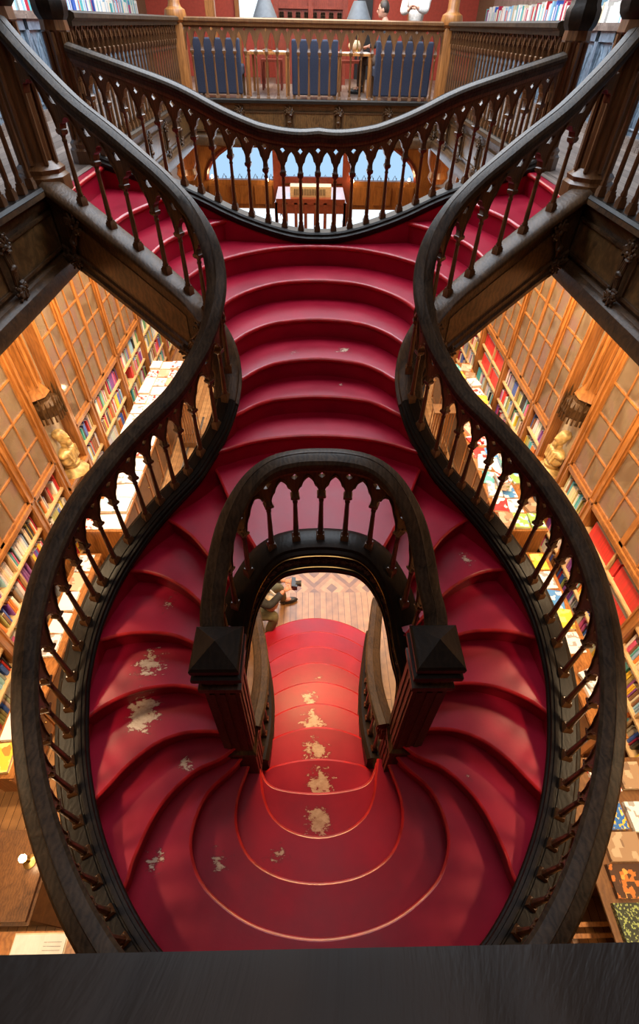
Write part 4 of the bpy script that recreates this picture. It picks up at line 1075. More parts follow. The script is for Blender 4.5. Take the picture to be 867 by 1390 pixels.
# stacks of books on the far right counter
for i, (x, y) in enumerate([(2.86, 7.4), (2.80, 6.7), (3.05, 5.7), (2.84, 5.2)]):
    z = .955; nm = ['far end', 'second stack from far end', 'third stack from far end', 'stack nearest the niche'][i]
    for k in range(RP.randint(3, 5)):
        art = mixed[(i * 3 + k) % len(mixed)]; h = .032
        publication(x + RP.uniform(-.01, .01), y + RP.uniform(-.01, .01), z, art, '%s book, %s up, %s on far right counter' % (art, ['one', 'two', 'three', 'four', 'five'][k], nm), 'book stacks on the far right counter', .17, .24, h, RP.uniform(-.25, .25)); z += h + .001
# desk bottom left with papers, and the open book beside it
T = thing('desk', 'broad brown desk top at the lower left, lit by a small added bulb', 'desk', (-2.78, .64, 0))
mb = MB(); mb.b2(-3.34, -2.22, .36, .92, 1.01, 1.05); mb.b2(-3.36, -2.20, .34, .94, .99, 1.012); part(mb, 'top', M['walnut'], T)
mb = MB(); mb.b2(-3.30, -2.28, .40, .88, .10, .99); mb.b2(-3.26, -2.32, .44, .84, 0, .1); mb.b2(-2.30, -2.25, .38, .42, .0, .99); mb.b2(-2.30, -2.25, .86, .90, 0, .99); part(mb, 'pedestal', M['oak_dark'], T)
T = thing('added_desk_lamp', 'added brass lamp with bare bulb, standing in for the reflected glow on the desk', 'lamp', (-2.33, .72, 1.05))  # lamp added in place of a lamp glow reflected in the desk top
mb = MB(); mb.lathe([(.05, 1.05), (.05, 1.06), (.012, 1.075), (.012, 1.16), (.02, 1.17)], (-2.33, .72, 0), 12); part(mb, 'base', M['brass'], T)
mb = MB(); mb.ball((-2.33, .72, 1.20), (.028, .028, .034), 10, 8); part(mb, 'bulb', M['bulb'], T)
T = thing('side_table', 'narrow pale oak table at the bottom left corner under the open book', 'table', (-2.1, .14, 0))
mb = MB(); mb.b2(-2.45, -1.78, -.05, .31, .98, 1.0); part(mb, 'top', M['oak'], T)
for x in (-2.40, -1.83):
    for y in (-.01, .27):
        mb = MB(); mb.b2(x - .02, x + .02, y - .02, y + .02, 0, .98); part(mb, 'leg', M['oak'], T)
T = thing('open_book', 'large open white book at the bottom left corner', 'book', (-2.08, .17, 1.0))
mb = MB()
for sg in (-1, 1):
    for k in range(6):
        a = k / 6; b_ = (k + 1) / 6; f_ = lambda t: .012 + .02 * sin(pi * min(1, t * 1.15)) * (1 - t * .5)
        mb.add([(-2.08 + sg * a * .19, .04, 1.0 + f_(a)), (-2.08 + sg * b_ * .19, .04, 1.0 + f_(b_)), (-2.08 + sg * b_ * .19, .29, 1.0 + f_(b_)), (-2.08 + sg * a * .19, .29, 1.0 + f_(a)),
                (-2.08 + sg * a * .19, .04, 1.002), (-2.08 + sg * b_ * .19, .04, 1.002), (-2.08 + sg * b_ * .19, .29, 1.002), (-2.08 + sg * a * .19, .29, 1.002)],
               [(0, 1, 2, 3), (7, 6, 5, 4), (0, 4, 5, 1), (1, 5, 6, 2), (2, 6, 7, 3), (3, 7, 4, 0)])
part(mb, 'pages', M['white'], T)
mb = MB(); mb.b2(-2.28, -1.88, .03, .30, 1.0, 1.003); part(mb, 'cover', M['cream'], T)
mb = MB()
for k in range(9): mb.b2(-2.04, -1.91, .07 + k * .022, .072 + k * .022, 1.026, 1.0275)
mb.b2(-2.23, -2.13, .08, .085, 1.03, 1.032)
part(mb, 'print', M['black'], T)
# sloping stand of large books bottom right
T = thing('book_stand', 'slatted wooden stand at the lower right holding oversized books', 'stand', (2.55, .7, 0))
mb = MB()
for k in range(7): mb.b2(2.12, 3.02, -.12 + k * .07, -.09 + k * .07, .50 + 0 * k, .53)
part(mb, 'slats', M['oak'], T)
mb = MB()
for y in (.12, .55, 1.0, 1.42): mb.b2(2.30, 3.1, y - .02, y + .02, 0, .915)
mb.b2(2.28, 3.12, .10, 1.46, .915, .935)
for x in (2.14, 2.98): mb.b2(x - .02, x + .02, -.12, .34, .46, .50); mb.b2(x - .02, x + .02, -.12, -.08, 0, .5)
part(mb, 'frame', M['oak_dark'], T)
bs = [(2.66, 1.28, 'white with red marks', .24, .22), (2.92, 1.30, 'sepia photograph', .22, .22), (2.58, 1.0, 'blue with a golden pattern', .26, .22), (2.86, .98, 'white with grey photo', .22, .22),
      (2.60, .77, 'sepia photograph', .30, .20), (2.56, .545, 'dark with orange flames', .33, .215), (2.50, .28, 'black and green lattice', .33, .26), (2.90, .73, 'pale blue', .20, .2), (2.90, .5, 'salmon', .2, .2)]
for i, (x, y, art, w, d) in enumerate(bs):
    publication(x, y, .936, art, 'large %s book on lower right stand, %s' % (art, ['back row inner', 'back row against shelves', 'second row inner', 'second row against shelves', 'third row inner', 'fourth row inner', 'nearest row', 'third row against shelves', 'fourth row against shelves'][i]), 'oversized books on the lower right stand', w, d, .045, 0)
# a book whose cover carries the letters LIBR
T = publication(3.05, 2.62, .80 + .04, 'white with grey photo', 'white book lettered LIBR on the low right counter', None, .20, .27, .03, .35); T.location = (3.12, 2.30, .676)
fc = bpy.data.curves.new('lettering', 'FONT'); fc.body = 'LIBR'; fc.size = .075; fc.extrude = .0006; fc.align_x = 'CENTER'; fo = bpy.data.objects.new('lettering', fc); COL.objects.link(fo)
fc.materials.append(M['black']); bpy.context.view_layer.update(); me = bpy.data.meshes.new_from_object(fo); bpy.data.objects.remove(fo)
fo = bpy.data.objects.new('lettering', me); COL.objects.link(fo); fo.parent = T; fo.location = (0, .03, .031)

# cart rails in the floor on the left
T = thing('cart_rails', 'pair of steel cart rails let into the floor boards on the left', 'rails', (-2.35, 7.0, 0))
for x in (-2.42, -2.28):
    mb = MB(); mb.b2(x - .02, x + .02, 4.8, 8.2, 0, .012); mb.b2(x - .006, x + .006, 4.8, 8.2, .012, .02); part(mb, 'rail', M['steel'], T)
# small book carts with lamps
for sg, yy, lab in ((-1, 7.35, 'slatted stand with a lit bulb at the end of the left counter'), (1, 7.1, 'slatted stand with a lit bulb at the end of the right counter')):
    x = sg * 2.36; T = thing('slatted_stand', lab, 'stand', (x, yy, 0)); mb = MB()
    for k in range(8): mb.b2(x - .18 + k * .048, x - .165 + k * .048, yy - .13, yy - .11, .12, 1.0)
    for k in range(8): mb.b2(x - .18 + k * .048, x - .165 + k * .048, yy + .11, yy + .13, .12, 1.0)
    part(mb, 'slats', M['oak'], T)
    mb = MB(); mb.b2(x - .2, x + .2, yy - .14, yy + .14, 1.0, 1.02); part(mb, 'top', M['oak_dark'], T)
    mb = MB(); mb.b2(x - .2, x + .2, yy - .14, yy + .14, 0, .12); part(mb, 'plinth', M['oak_dark'], T)
    L_ = thing('reading_lamp', 'small bare-bulb lamp standing on the slatted stand, %s side' % ('left' if sg < 0 else 'right'), 'lamp', (x, yy, 1.02)); mb = MB(); mb.lathe([(.04, 1.02), (.04, 1.03), (.008, 1.04), (.008, 1.22), (.014, 1.23)], (x, yy, 0), 10); part(mb, 'base', M['brass'], L_)
    mb = MB(); mb.ball((x, yy, 1.26), (.024, .024, .03), 10, 8); part(mb, 'bulb', M['bulb'], L_)
L_ = thing('reading_lamp', 'small bare-bulb lamp on the inner edge of the far right counter', 'lamp', (2.70, 6.15, .9)); mb = MB(); mb.lathe([(.04, .90), (.04, .91), (.008, .92), (.008, 1.14), (.014, 1.15)], (2.70, 6.15, 0), 10); part(mb, 'base', M['brass'], L_)
mb = MB(); mb.ball((2.70, 6.15, 1.18), (.024, .024, .03), 10, 8); part(mb, 'bulb', M['bulb'], L_)
L_ = thing('reading_lamp', 'small bare-bulb lamp on the inner edge of the far left counter', 'lamp', (-2.70, 6.55, .9)); mb = MB(); mb.lathe([(.04, .90), (.04, .91), (.008, .92), (.008, 1.14), (.014, 1.15)], (-2.70, 6.55, 0), 10); part(mb, 'base', M['brass'], L_)
mb = MB(); mb.ball((-2.70, 6.55, 1.18), (.024, .024, .03), 10, 8); part(mb, 'bulb', M['bulb'], L_)

# ------------------------------------------------------------------ upper side galleries: lancet-panelled cabinets, publications on top
UPN = ['tenth', 'ninth', 'eighth', 'seventh', 'sixth', 'fifth', 'fourth', 'third', 'second', 'first']
for sg, sd_, mat in ((-1, 'left', 'bluelit_wood'), (1, 'right', 'bluelit_wood')):
    for i in range(10):
        y0 = 4.3 + i * .93; y1 = y0 + .92; X = lambda d: sg * (3.50 + d)
        T = thing('wall_cabinet', 'low cabinet with pointed lancet panels on the %s gallery, %s from the far end' % (sd_, UPN[i]), 'cabinet', (X(.1), (y0 + y1) / 2, UP), group='lancet-panelled cabinets on the %s gallery' % sd_)
        mb = MB(); mb.b2(X(.03), X(.24), y0, y1, UP, UP + .96)
        for y in (y0 + .02, (y0 + y1) / 2, y1 - .02): mb.b2(X(-.01), X(.04), y - .022, y + .022, UP, UP + .96)
        mb.b2(X(-.01), X(.04), y0, y1, UP + .86, UP + .96)
        part(mb, 'carcass', M[mat], T)
        mb = MB()
        for q in (0, 1):
            c = y0 + .02 + (q + .5) * (.44)
            for e in (-.1, .1):
                cc = c + e; w_ = .075
                vs = [(cc - w_, UP + .16), (cc - w_, UP + .58), (cc - w_ * .7, UP + .70), (cc, UP + .82), (cc + w_ * .7, UP + .70), (cc + w_, UP + .58), (cc + w_, UP + .16)]
                pts = [(X(.026), a, b) for a, b in vs]
                for p, r_ in zip(pts, pts[1:] + pts[:1]): mb.tube([p, r_], .014, 5)
        part(mb, 'lancets', M[mat], T)
        mb = MB(); mb.b2(X(-.05), X(.24), y0, y1, UP + .96, UP + 1.0); mb.b2(X(-.03), X(.24), y0, y1, UP + 1.0, UP + 1.03); part(mb, 'top', M['greywood'], T)
        mb = MB(); mb.b2(X(-.04), X(.1), y0, y1, UP, UP + .10); mb.b2(X(-.055), X(.1), y0, y1, UP, UP + .05); part(mb, 'plinth', M['greywood'], T)
        # standing publications on the cabinet
        y = y0 + .03
        while y < y1 - .06:
            t = RP.choice((.03, .04, .05, .06)); nm, c = RP.choice(PAL[5:9] + PAL[10:13] + PAL[:2] + PAL[5:8])
            BOOKS.append(dict(c=(X(.10), y + t / 2, UP + 1.0302), d=(.16, t * .95, RP.uniform(.14, .24)), rx=0, col=c, name=nm, sh='cabinet top', bay='', side=sd_, sg=sg, glazed=False, up=i))
            y += t + .001
    mb = MB(); mb.b2(sg * 3.66, sg * 3.74, 4.2, 13.6, UP + 1.06, UP + 2.6); struct(mb, 'trim_%d' % (30 + (sg > 0)), M['greywood'])

# ------------------------------------------------------------------ far upper room
def settee(x0, x1, y, label):
    xc = (x0 + x1) / 2; w = x1 - x0; T = thing('settee', label, 'settee', (xc, y, UP)); z = UP
    mb = MB(); mb.b2(x0, x1, y, y + .09, z + .06, z + .78); 
    for k in range(5): mb.lathe([(w / 10, 0), (w / 10, .70)], (0, 0, 0), 4) if False else None
    o = part(mb, 'backrest', M['navy'], T); bv = o.modifiers.new('bevel', 'BEVEL'); bv.width = .025; bv.segments = 3
    mb = MB(); mb.b2(x0, x1, y + .09, y + .60, z + .30, z + .44); o = part(mb, 'seat', M['navy'], T); bv = o.modifiers.new('bevel', 'BEVEL'); bv.width = .03; bv.segments = 3
    for sx in (x0 + .03, x1 - .03):
        for yy in (y + .04, y + .56):
            mb = MB(); mb.b2(sx - .02, sx + .02, yy - .02, yy + .02, z, z + .32); part(mb, 'leg', M['oak_dark'], T)
settee(-2.02, -1.22, 10.62, 'navy blue upholstered seat back behind the left end of the far balustrade')
settee(-.37, .40, 10.62, 'navy blue upholstered seat back behind the middle of the far balustrade')
settee(1.03, 1.98, 10.62, 'navy blue upholstered seat back behind the right end of the far balustrade')
def desk(x0, x1, y0, y1, h, label):
    T = thing('table', label, 'table', ((x0 + x1) / 2, (y0 + y1) / 2, UP)); mb = MB(); mb.b2(x0, x1, y0, y1, UP + h - .03, UP + h); part(mb, 'top', M['oak'], T)
    for x in (x0 + .03, x1 - .03):
        for y in (y0 + .03, y1 - .03):
            mb = MB(); mb.b2(x - .022, x + .022, y - .022, y + .022, UP, UP + h - .03); part(mb, 'leg', M['oak'], T)
desk(-1.16, -.44, 11.0, 12.0, .60, 'honey oak table between the left and middle blue seat backs')
desk(.43, 1.0, 11.0, 12.0, .60, 'honey oak table between the middle and right blue seat backs')
def chair(x, y, label, rz=0):
    T = thing('chair', label, 'chair', (x, y, UP)); z = UP
    mb = MB(); mb.b2(x - .2, x + .2, y - .2, y + .2, z + .42, z + .46); part(mb, 'seat', M['mahog'], T)
    mb = MB(); 
    for k in range(5): mb.b2(x - .17 + k * .08, x - .15 + k * .08, y + .18, y + .2, z + .46, z + .9)
    mb.b2(x - .2, x + .2, y + .17, y + .21, z + .86, z + .95); part(mb, 'backrest', M['mahog'], T)
    for a in (-.18, .18):
        for b in (-.18, .18):
            mb = MB(); mb.b2(x + a - .018, x + a + .018, y + b - .018, y + b + .018, z, z + .43); part(mb, 'leg', M['mahog'], T)
chair(-.8, 12.35, 'red-brown slatted chair at the left far table'); chair(.72, 12.35, 'red-brown slatted chair at the right far table')
def table_lamp(x, y, z, label):
    T = thing('table_lamp', label, 'lamp', (x, y, z)); mb = MB(); mb.lathe([(.09, 0), (.09, .015), (.02, .03), (.012, .1), (.012, .44)], (x, y, z), 12); part(mb, 'base', M['brass'], T)
    mb = MB(); mb.lathe([(.21, .43), (.10, .66), (.09, .66), (.20, .43)], (x, y, z), 20); part(mb, 'shade', M['shade'], T)
    mb = MB(); mb.ball((x, y, z + .47), (.03, .03, .04), 8, 6); part(mb, 'bulb', M['bulb'], T)
table_lamp(-.84, 11.5, UP + .60, 'grey-shaded table lamp on the left far table'); table_lamp(.78, 11.5, UP + .60, 'grey-shaded table lamp on the right far table')
# items on far tables
for i, (x, y, art) in enumerate([(-1.0, 11.2, 'white with grey photo'), (-.6, 11.25, 'pale blue'), (.55, 11.2, 'white with red marks'), (.86, 11.25, 'white with grey photo')]):
    publication(x, y, UP + .601, art, '%s magazine on the %s far table, %s side' % (art, 'left' if i < 2 else 'right', 'left' if i % 2 == 0 else 'right'), None, .21, .28, .012, .2)
T = thing('carved_screen', 'carved oak screen with quatrefoil panels at the centre of the far room', 'screen', (-.05, 13.6, UP))
mb = MB(); mb.b2(-.75, .65, 13.6, 13.7, UP, UP + 1.9)
for x in (-.75, -.05, .65): mb.b2(x - .05, x + .05, 13.54, 13.7, UP, UP + 1.95)
for z in (.95, 1.18, 1.6): mb.b2(-.75, .65, 13.55, 13.7, UP + z, UP + z + .04)
part(mb, 'panelling', M['mahog'], T)
mb = MB()
for i in range(8):
    x = -.64 + i * .168
    for k in range(4):
        a = k * pi / 2 + pi / 4; mb.lathe([(.03, 0), (.03, .015), (.02, .015), (.02, 0)], (x + .03 * cos(a), 13.59, UP + 1.09 + .03 * sin(a)), 8, M3=Matrix.Rotation(pi / 2, 3, 'X'))
part(mb, 'quatrefoils', M['walnut_dark'], T)
mb = MB(); mb.b2(-1.65, -1.15, 15.14, 15.2, UP + .95, UP + 2.2); struct(mb, 'window_3', M['daywhite'])
mb = MB()
for x in (-1.7, -1.1): mb.b2(x - .05, x + .05, 15.1, 15.2, UP, UP + 2.3)
for x in (-2.0, 1.95): mb.b2(x - .09, x + .09, 13.0, 13.15, UP, UP + 3)
mb.b2(-1.7, -1.1, 15.1, 15.2, UP + .88, UP + .95); struct(mb, 'trim_34', M['oak'])
mb = MB(); mb.b2(1.0, 1.35, 15.12, 15.2, UP, UP + 2.2); struct(mb, 'door_1', M['black'])
mb = MB(); mb.b2(-1.13, -1.02, 13.5, 13.62, UP, UP + .95); mb.b2(-1.3, -.8, 13.45, 13.7, UP + .92, UP + .95)
solo(mb, 'pedestal', M['mahog'], 'narrow mahogany pedestal before the bright far window', 'pedestal')
# cream cushion-like bag on the far table
mb = MB(); mb.ball((.78, 11.9, UP + .68), (.14, .09, .08), 14, 10); solo(mb, 'bag', M['beige'], 'small tan bag behind the right far table lamp', 'bag')

# ------------------------------------------------------------------ people
def skin_body(name, pts, edges, radii, mat, parent, root=0, sub=2):
    me = bpy.data.meshes.new(name); me.from_pydata(pts, edges, []); me.materials.append(mat)
    o = bpy.data.objects.new(name, me); COL.objects.link(o); o.parent = parent
    sm = o.modifiers.new('skin', 'SKIN'); sv = me.skin_vertices[0].data if me.skin_vertices else None
    if sv is None:
        me.attributes; bm = bmesh.new(); bm.from_mesh(me); bm.verts.layers.skin.verify(); bm.to_mesh(me); bm.free(); sv = me.skin_vertices[0].data
    for i, r in enumerate(radii):
        sv[i].radius = (r, r) if not isinstance(r, tuple) else r; sv[i].use_root = (i == root)
    sm.use_smooth_shade = True
    s2 = o.modifiers.new('sub', 'SUBSURF'); s2.levels = sub; s2.render_levels = sub
    return o
def person(loc, rz, label, J, top, bottom, shoe, hair='hair', extra=None):
    """J: joints in local coordinates, facing +y"""
    T = thing('person', label, 'person', loc, rz)
    order = ['pelvis', 'waist', 'chest', 'neck', 'head0', 'shL', 'elL', 'wrL', 'shR', 'elR', 'wrR', 'hiL', 'knL', 'anL', 'hiR', 'knR', 'anR', 'toL', 'toR']
    P = [Vector(J[k]) for k in order]; ix = {k: i for i, k in enumerate(order)}
    E_ = [('pelvis', 'waist'), ('waist', 'chest'), ('chest', 'neck'), ('neck', 'head0'), ('chest', 'shL'), ('shL', 'elL'), ('elL', 'wrL'), ('chest', 'shR'), ('shR', 'elR'), ('elR', 'wrR'),
          ('pelvis', 'hiL'), ('hiL', 'knL'), ('knL', 'anL'), ('pelvis', 'hiR'), ('hiR', 'knR'), ('knR', 'anR'), ('anL', 'toL'), ('anR', 'toR')]
    rad = dict(pelvis=.12, waist=.11, chest=.13, neck=.052, head0=.05, shL=.062, shR=.062, elL=.042, elR=.042, wrL=.028, wrR=.028, hiL=.088, hiR=.088, knL=.056, knR=.056, anL=.036, anR=.036, toL=.03, toR=.03)
    skin_body('body', [tuple(p) for p in P], [(ix[a], ix[b]) for a, b in E_], [rad[k] for k in order], M['skin'], T)
    # top garment
    o2 = ['waist', 'chest', 'neck', 'shL', 'elL', 'wrL', 'shR', 'elR', 'wrR', 'pelvis']; i2 = {k: i for i, k in enumerate(o2)}
    pts = []
    for k in o2:
        p = Vector(J[k])
        if k in ('wrL', 'wrR'): e = Vector(J['elL' if k == 'wrL' else 'elR']); p = e.lerp(p, .86)
        if k == 'neck': p = Vector(J['chest']).lerp(p, .72)
        pts.append(tuple(p))
    r2 = dict(waist=.135, chest=.155, neck=.075, shL=.082, elL=.060, wrL=.043, shR=.082, elR=.060, wrR=.043, pelvis=.145)
    skin_body('top', pts, [(i2[a], i2[b]) for a, b in [('pelvis', 'waist'), ('waist', 'chest'), ('chest', 'neck'), ('chest', 'shL'), ('shL', 'elL'), ('elL', 'wrL'), ('chest', 'shR'), ('shR', 'elR'), ('elR', 'wrR')]], [r2[k] for k in o2], top, T, 1)
    o3 = ['pelvis', 'hiL', 'knL', 'anL', 'hiR', 'knR', 'anR']; i3 = {k: i for i, k in enumerate(o3)}
    r3 = dict(pelvis=.138, hiL=.104, knL=.074, anL=.058, hiR=.104, knR=.074, anR=.058)
    skin_body('trousers', [tuple(J[k]) for k in o3], [(i3[a], i3[b]) for a, b in [('pelvis', 'hiL'), ('hiL', 'knL'), ('knL', 'anL'), ('pelvis', 'hiR'), ('hiR', 'knR'), ('knR', 'anR')]], [r3[k] for k in o3], bottom, T)
    for s in 'LR':
        a = Vector(J['an' + s]); t = Vector(J['to' + s]); mb = MB(); m = a.lerp(t, .5); m.z = t.z
        d = (t - a); ang = atan2(d.y, d.x)
        mb.ball((m.x, m.y, t.z + .005), (.135, .048, .045), 12, 8, Matrix.Rotation(ang, 3, 'Z')); mb.ball((a.x, a.y, a.z - .03), (.05, .045, .06), 10, 8)
        me = mb.mesh('shoe', shoe, 60); o = bpy.data.objects.new('shoe', me); COL.objects.link(o); o.parent = T
    # head
    h0 = Vector(J['head0']); fwd = Vector(J.get('look', (0, 1, 0))).normalized(); up = Vector(J.get('hup', (0, 0, 1))); rt = fwd.cross(up).normalized(); up = rt.cross(fwd).normalized()
    R = Matrix((rt, fwd, up)).transposed(); c = h0 + up * .075 + fwd * .015
    mb = MB(); mb.ball(c, (.075, .092, .112), 16, 12, R); mb.ball(c + R @ Vector((0, .05, -.055)), (.05, .045, .05), 10, 8, R)
    mb.ball(c + R @ Vector((0, .098, -.01)), (.013, .02, .026), 8, 6, R)
    for sx in (-1, 1):
        mb.ball(c + R @ Vector((sx * .077, 0, -.005)), (.010, .020, .030), 8, 6, R); mb.ball(c + R @ Vector((sx * .030, .082, .022)), (.018, .012, .008), 8, 6, R)
    mb.ball(c + R @ Vector((0, .085, -.055)), (.024, .012, .008), 8, 6, R)
    me = mb.mesh('head', M['skin'], 60); o = bpy.data.objects.new('head', me); COL.objects.link(o); o.parent = T
    r_ = o.modifiers.new('r', 'REMESH'); r_.mode = 'VOXEL'; r_.voxel_size = .006; r_.use_smooth_shade = True
    mb = MB()
    for sx in (-1, 1): mb.ball(c + R @ Vector((sx * .030, .092, .010)), (.011, .006, .007), 8, 6, R)
    me = mb.mesh('eyes', M['black'], 60); oe = bpy.data.objects.new('eyes', me); COL.objects.link(oe); oe.parent = o
    mb = MB(); mb.ball(c + R @ Vector((0, -.018, .025)), (.084, .092, .108), 14, 10, R); me = mb.mesh('hair', M[hair], 60); oh = bpy.data.objects.new('hair', me); COL.objects.link(oh); oh.parent = T
    # hands with five fingers
    for s, sx in (('L', -1), ('R', 1)):
        w_ = Vector(J['wr' + s]); e = Vector(J['el' + s]); d = (w_ - e).normalized(); tgt = Vector(J.get('grip' + s, tuple(w_ + d * .1)))
        d = (tgt - w_).normalized(); side = d.cross(Vector((0, 0, 1)));
        if side.length < .1: side = Vector((1, 0, 0))
        side.normalize(); nrm = side.cross(d)
        pts = [tuple(w_ - d * .01), tuple(w_ + d * .05), tuple(w_ + d * .085)]; ed = [(0, 1), (1, 2)]; rr = [(.026, .019), (.040, .017), (.036, .014)]
        for k in range(4):
            b0 = w_ + d * .088 + side * ((k - 1.5) * .019); L = (.058, .068, .064, .05)[k]
            q1 = b0 + d * L * .5 - nrm * .008; q2 = b0 + d * L * .85 - nrm * .03; i0 = len(pts)
            pts += [tuple(b0), tuple(q1), tuple(q2)]; ed += [(2, i0), (i0, i0 + 1), (i0 + 1, i0 + 2)]; rr += [.0095, .0088, .0078]
        th = w_ + d * .03 + side * (.036 * -sx); i0 = len(pts); pts += [tuple(th), tuple(th + d * .035 + side * (.018 * -sx) - nrm * .012), tuple(th + d * .06 + side * (.010 * -sx) - nrm * .03)]
        ed += [(1, i0), (i0, i0 + 1), (i0 + 1, i0 + 2)]; rr += [.012, .010, .009]
        skin_body('hand', pts, ed, rr, M['skin'], T, sub=1)
    return T
def fab(name, c, rough=.85, nscale=30): return plain(name, c, rough, noise=.2, nscale=nscale, bump=.2)
M['dkjacket'] = fab('dark_jacket', (.025, .027, .032)); M['olive'] = fab('olive_trousers', (.15, .14, .08)); M['greyj'] = fab('grey_jacket', (.20, .21, .24)); M['jeans'] = fab('dark_jeans', (.03, .04, .07))
M['fleece'] = fab('white_fleece', (.72, .68, .62), .95, 45); M['brownp'] = fab('brown_trousers', (.10, .06, .04))
stand = dict(pelvis=(0, 0, .93), waist=(0, 0, 1.08), chest=(0, .0, 1.30), neck=(0, .0, 1.46), head0=(0, .02, 1.54), shL=(-.18, 0, 1.40), elL=(-.24, .02, 1.12), wrL=(-.22, .10, .88), shR=(.18, 0, 1.40), elR=(.24, .02, 1.12), wrR=(.22, .10, .88),
             hiL=(-.09, 0, .86), knL=(-.10, .03, .48), anL=(-.11, 0, .09), hiR=(.09, 0, .86), knR=(.10, .03, .48), anR=(.11, 0, .09), toL=(-.12, .16, .03), toR=(.12, .16, .03))
# photographer squatting by the foot of the stairs
J = dict(pelvis=(0, 0, .50), waist=(0, .06, .64), chest=(0, .15, .84), neck=(0, .25, .98), head0=(0, .31, 1.04), shL=(-.17, .17, .94), elL=(-.21, .36, .80), wrL=(-.08, .54, .92), shR=(.17, .17, .94), elR=(.21, .36, .80), wrR=(.06, .54, .92),
         gripL=(-.04, .64, .97), gripR=(.03, .64, .97), hiL=(-.10, .02, .48), knL=(-.28, .44, .50), anL=(-.34, .48, .09), toL=(-.37, .63, .03), hiR=(.10, .02, .48), knR=(.14, .42, .46), anR=(.15, .30, .09), toR=(.16, .45, .03), look=(0, 1, -.35), hup=(0, .4, 1))
PH = person((-.92, 3.42, 0), radians(-90), 'person in dark jacket and olive trousers squatting with a camera by the stair foot', J, M['dkjacket'], M['olive'], M['black'])
mw = Matrix.Translation(PH.location) @ Matrix.Rotation(radians(-90), 4, 'Z')
T = thing('camera_body', 'black camera held in the hands of the person at the stair foot', 'camera', tuple(mw @ Vector((0, .655, .98))), radians(-90))
for nm, bb, mat in (('body', ((0, 0, 0), (.13, .05, .085)), 'black'), ('grip', ((.055, .02, -.005), (.03, .05, .08)), 'black')):
    mb = MB(); mb.box(*bb); me = mb.mesh(nm, M[mat], None); o = bpy.data.objects.new(nm, me); COL.objects.link(o); o.parent = T
mb = MB(); mb.lathe([(.034, 0), (.034, .05), (.038, .055), (.038, .075), (.028, .075)], (0, 0, 0), 14, M3=Matrix.Rotation(-pi / 2, 3, 'X')); me = mb.mesh('lens', M['black'], 40); o = bpy.data.objects.new('lens', me); COL.objects.link(o); o.parent = T; o.location = (0, .02, 0)
T = thing('shoulder_bag', 'beige cloth shoulder bag hanging at the side of the person with the camera', 'bag', tuple(mw @ Vector((.03, .36, .62))), radians(-90))
mb = MB(); mb.ball((0, 0, 0), (.13, .10, .10), 14, 10); me = mb.mesh('pouch', M['beige'], 60); o = bpy.data.objects.new('pouch', me); COL.objects.link(o); o.parent = T
mb = MB(); mb.tube([(0, -.12, .05), (.02, -.20, .16), (.06, -.30, .30), (.0, -.30, .37), (-.06, -.20, .34), (-.04, -.02, .22), (0, .10, .08)], .016, 6); me = mb.mesh('strap', M['white'], 60); o = bpy.data.objects.new('strap', me); COL.objects.link(o); o.parent = T
# visitor in the right aisle
J = dict(stand); J.update(look=(.6, 1, -.4), wrR=(.14, .34, 1.10), elR=(.24, .10, 1.12), gripR=(.12, .45, 1.12))
person((2.12, 8.35, 0), radians(-60), 'person in grey jacket and dark trousers standing in the far right aisle', J, M['greyj'], M['jeans'], M['black'])
# people in the far room
sit = dict(stand); sit.update(pelvis=(0, 0, .50), waist=(0, .02, .64), chest=(0, .03, .86), neck=(0, .05, 1.02), head0=(0, .07, 1.09), shL=(-.18, .03, .96), shR=(.18, .03, .96), elL=(-.22, .10, .72), elR=(.22, .10, .72), wrL=(-.16, .32, .68), wrR=(.16, .32, .68),
          hiL=(-.09, .02, .48), hiR=(.09, .02, .48), knL=(-.11, .42, .48), knR=(.11, .42, .48), anL=(-.11, .44, .09), anR=(.11, .44, .09), toL=(-.12, .60, .03), toR=(.12, .60, .03), look=(0, 1, -.15))
person((1.32, 11.75, UP), radians(80), 'man with short dark hair and dark jacket seated at the right far table', sit, M['dkjacket'], M['brownp'], M['black'])
J = dict(stand); J.update(look=(-1, .6, -.3), elL=(-.20, .16, 1.15), wrL=(-.05, .30, 1.2), elR=(.22, .14, 1.13), wrR=(.06, .30, 1.18))
person((1.86, 12.1, UP), radians(160), 'person in fluffy white jacket standing behind the right far seat', J, M['fleece'], M['brownp'], M['black'])
mb = MB(); mb.sqlathe([(.2, 0), (.2, .44)], (1.32, 11.72, UP)); solo(mb, 'stool', M['mahog'], 'red-brown stool under the seated man at the right far table', 'stool')

# ------------------------------------------------------------------ books: individuals first, the rest massed
def cam_proj():
    p, psi, rho = .7590, .0297, .0211
    Fw = Vector((sin(psi) * cos(p), cos(psi) * cos(p), -sin(p))); R = Vector((cos(psi), -sin(psi), 0)); Uv = R.cross(Fw)
    return Fw, R * cos(rho) + Uv * sin(rho), -R * sin(rho) + Uv * cos(rho)
FW, RR, UU = cam_proj()
def px(P):
    w = Vector(P) - CAM; k = w @ FW
    if k < .1: return None
    return 433.5 + 651.55 * (w @ RR) / k, 650 - 651.55 * (w @ UU) / k, k
bpy.context.view_layer.update()
dg = bpy.context.evaluated_depsgraph_get()
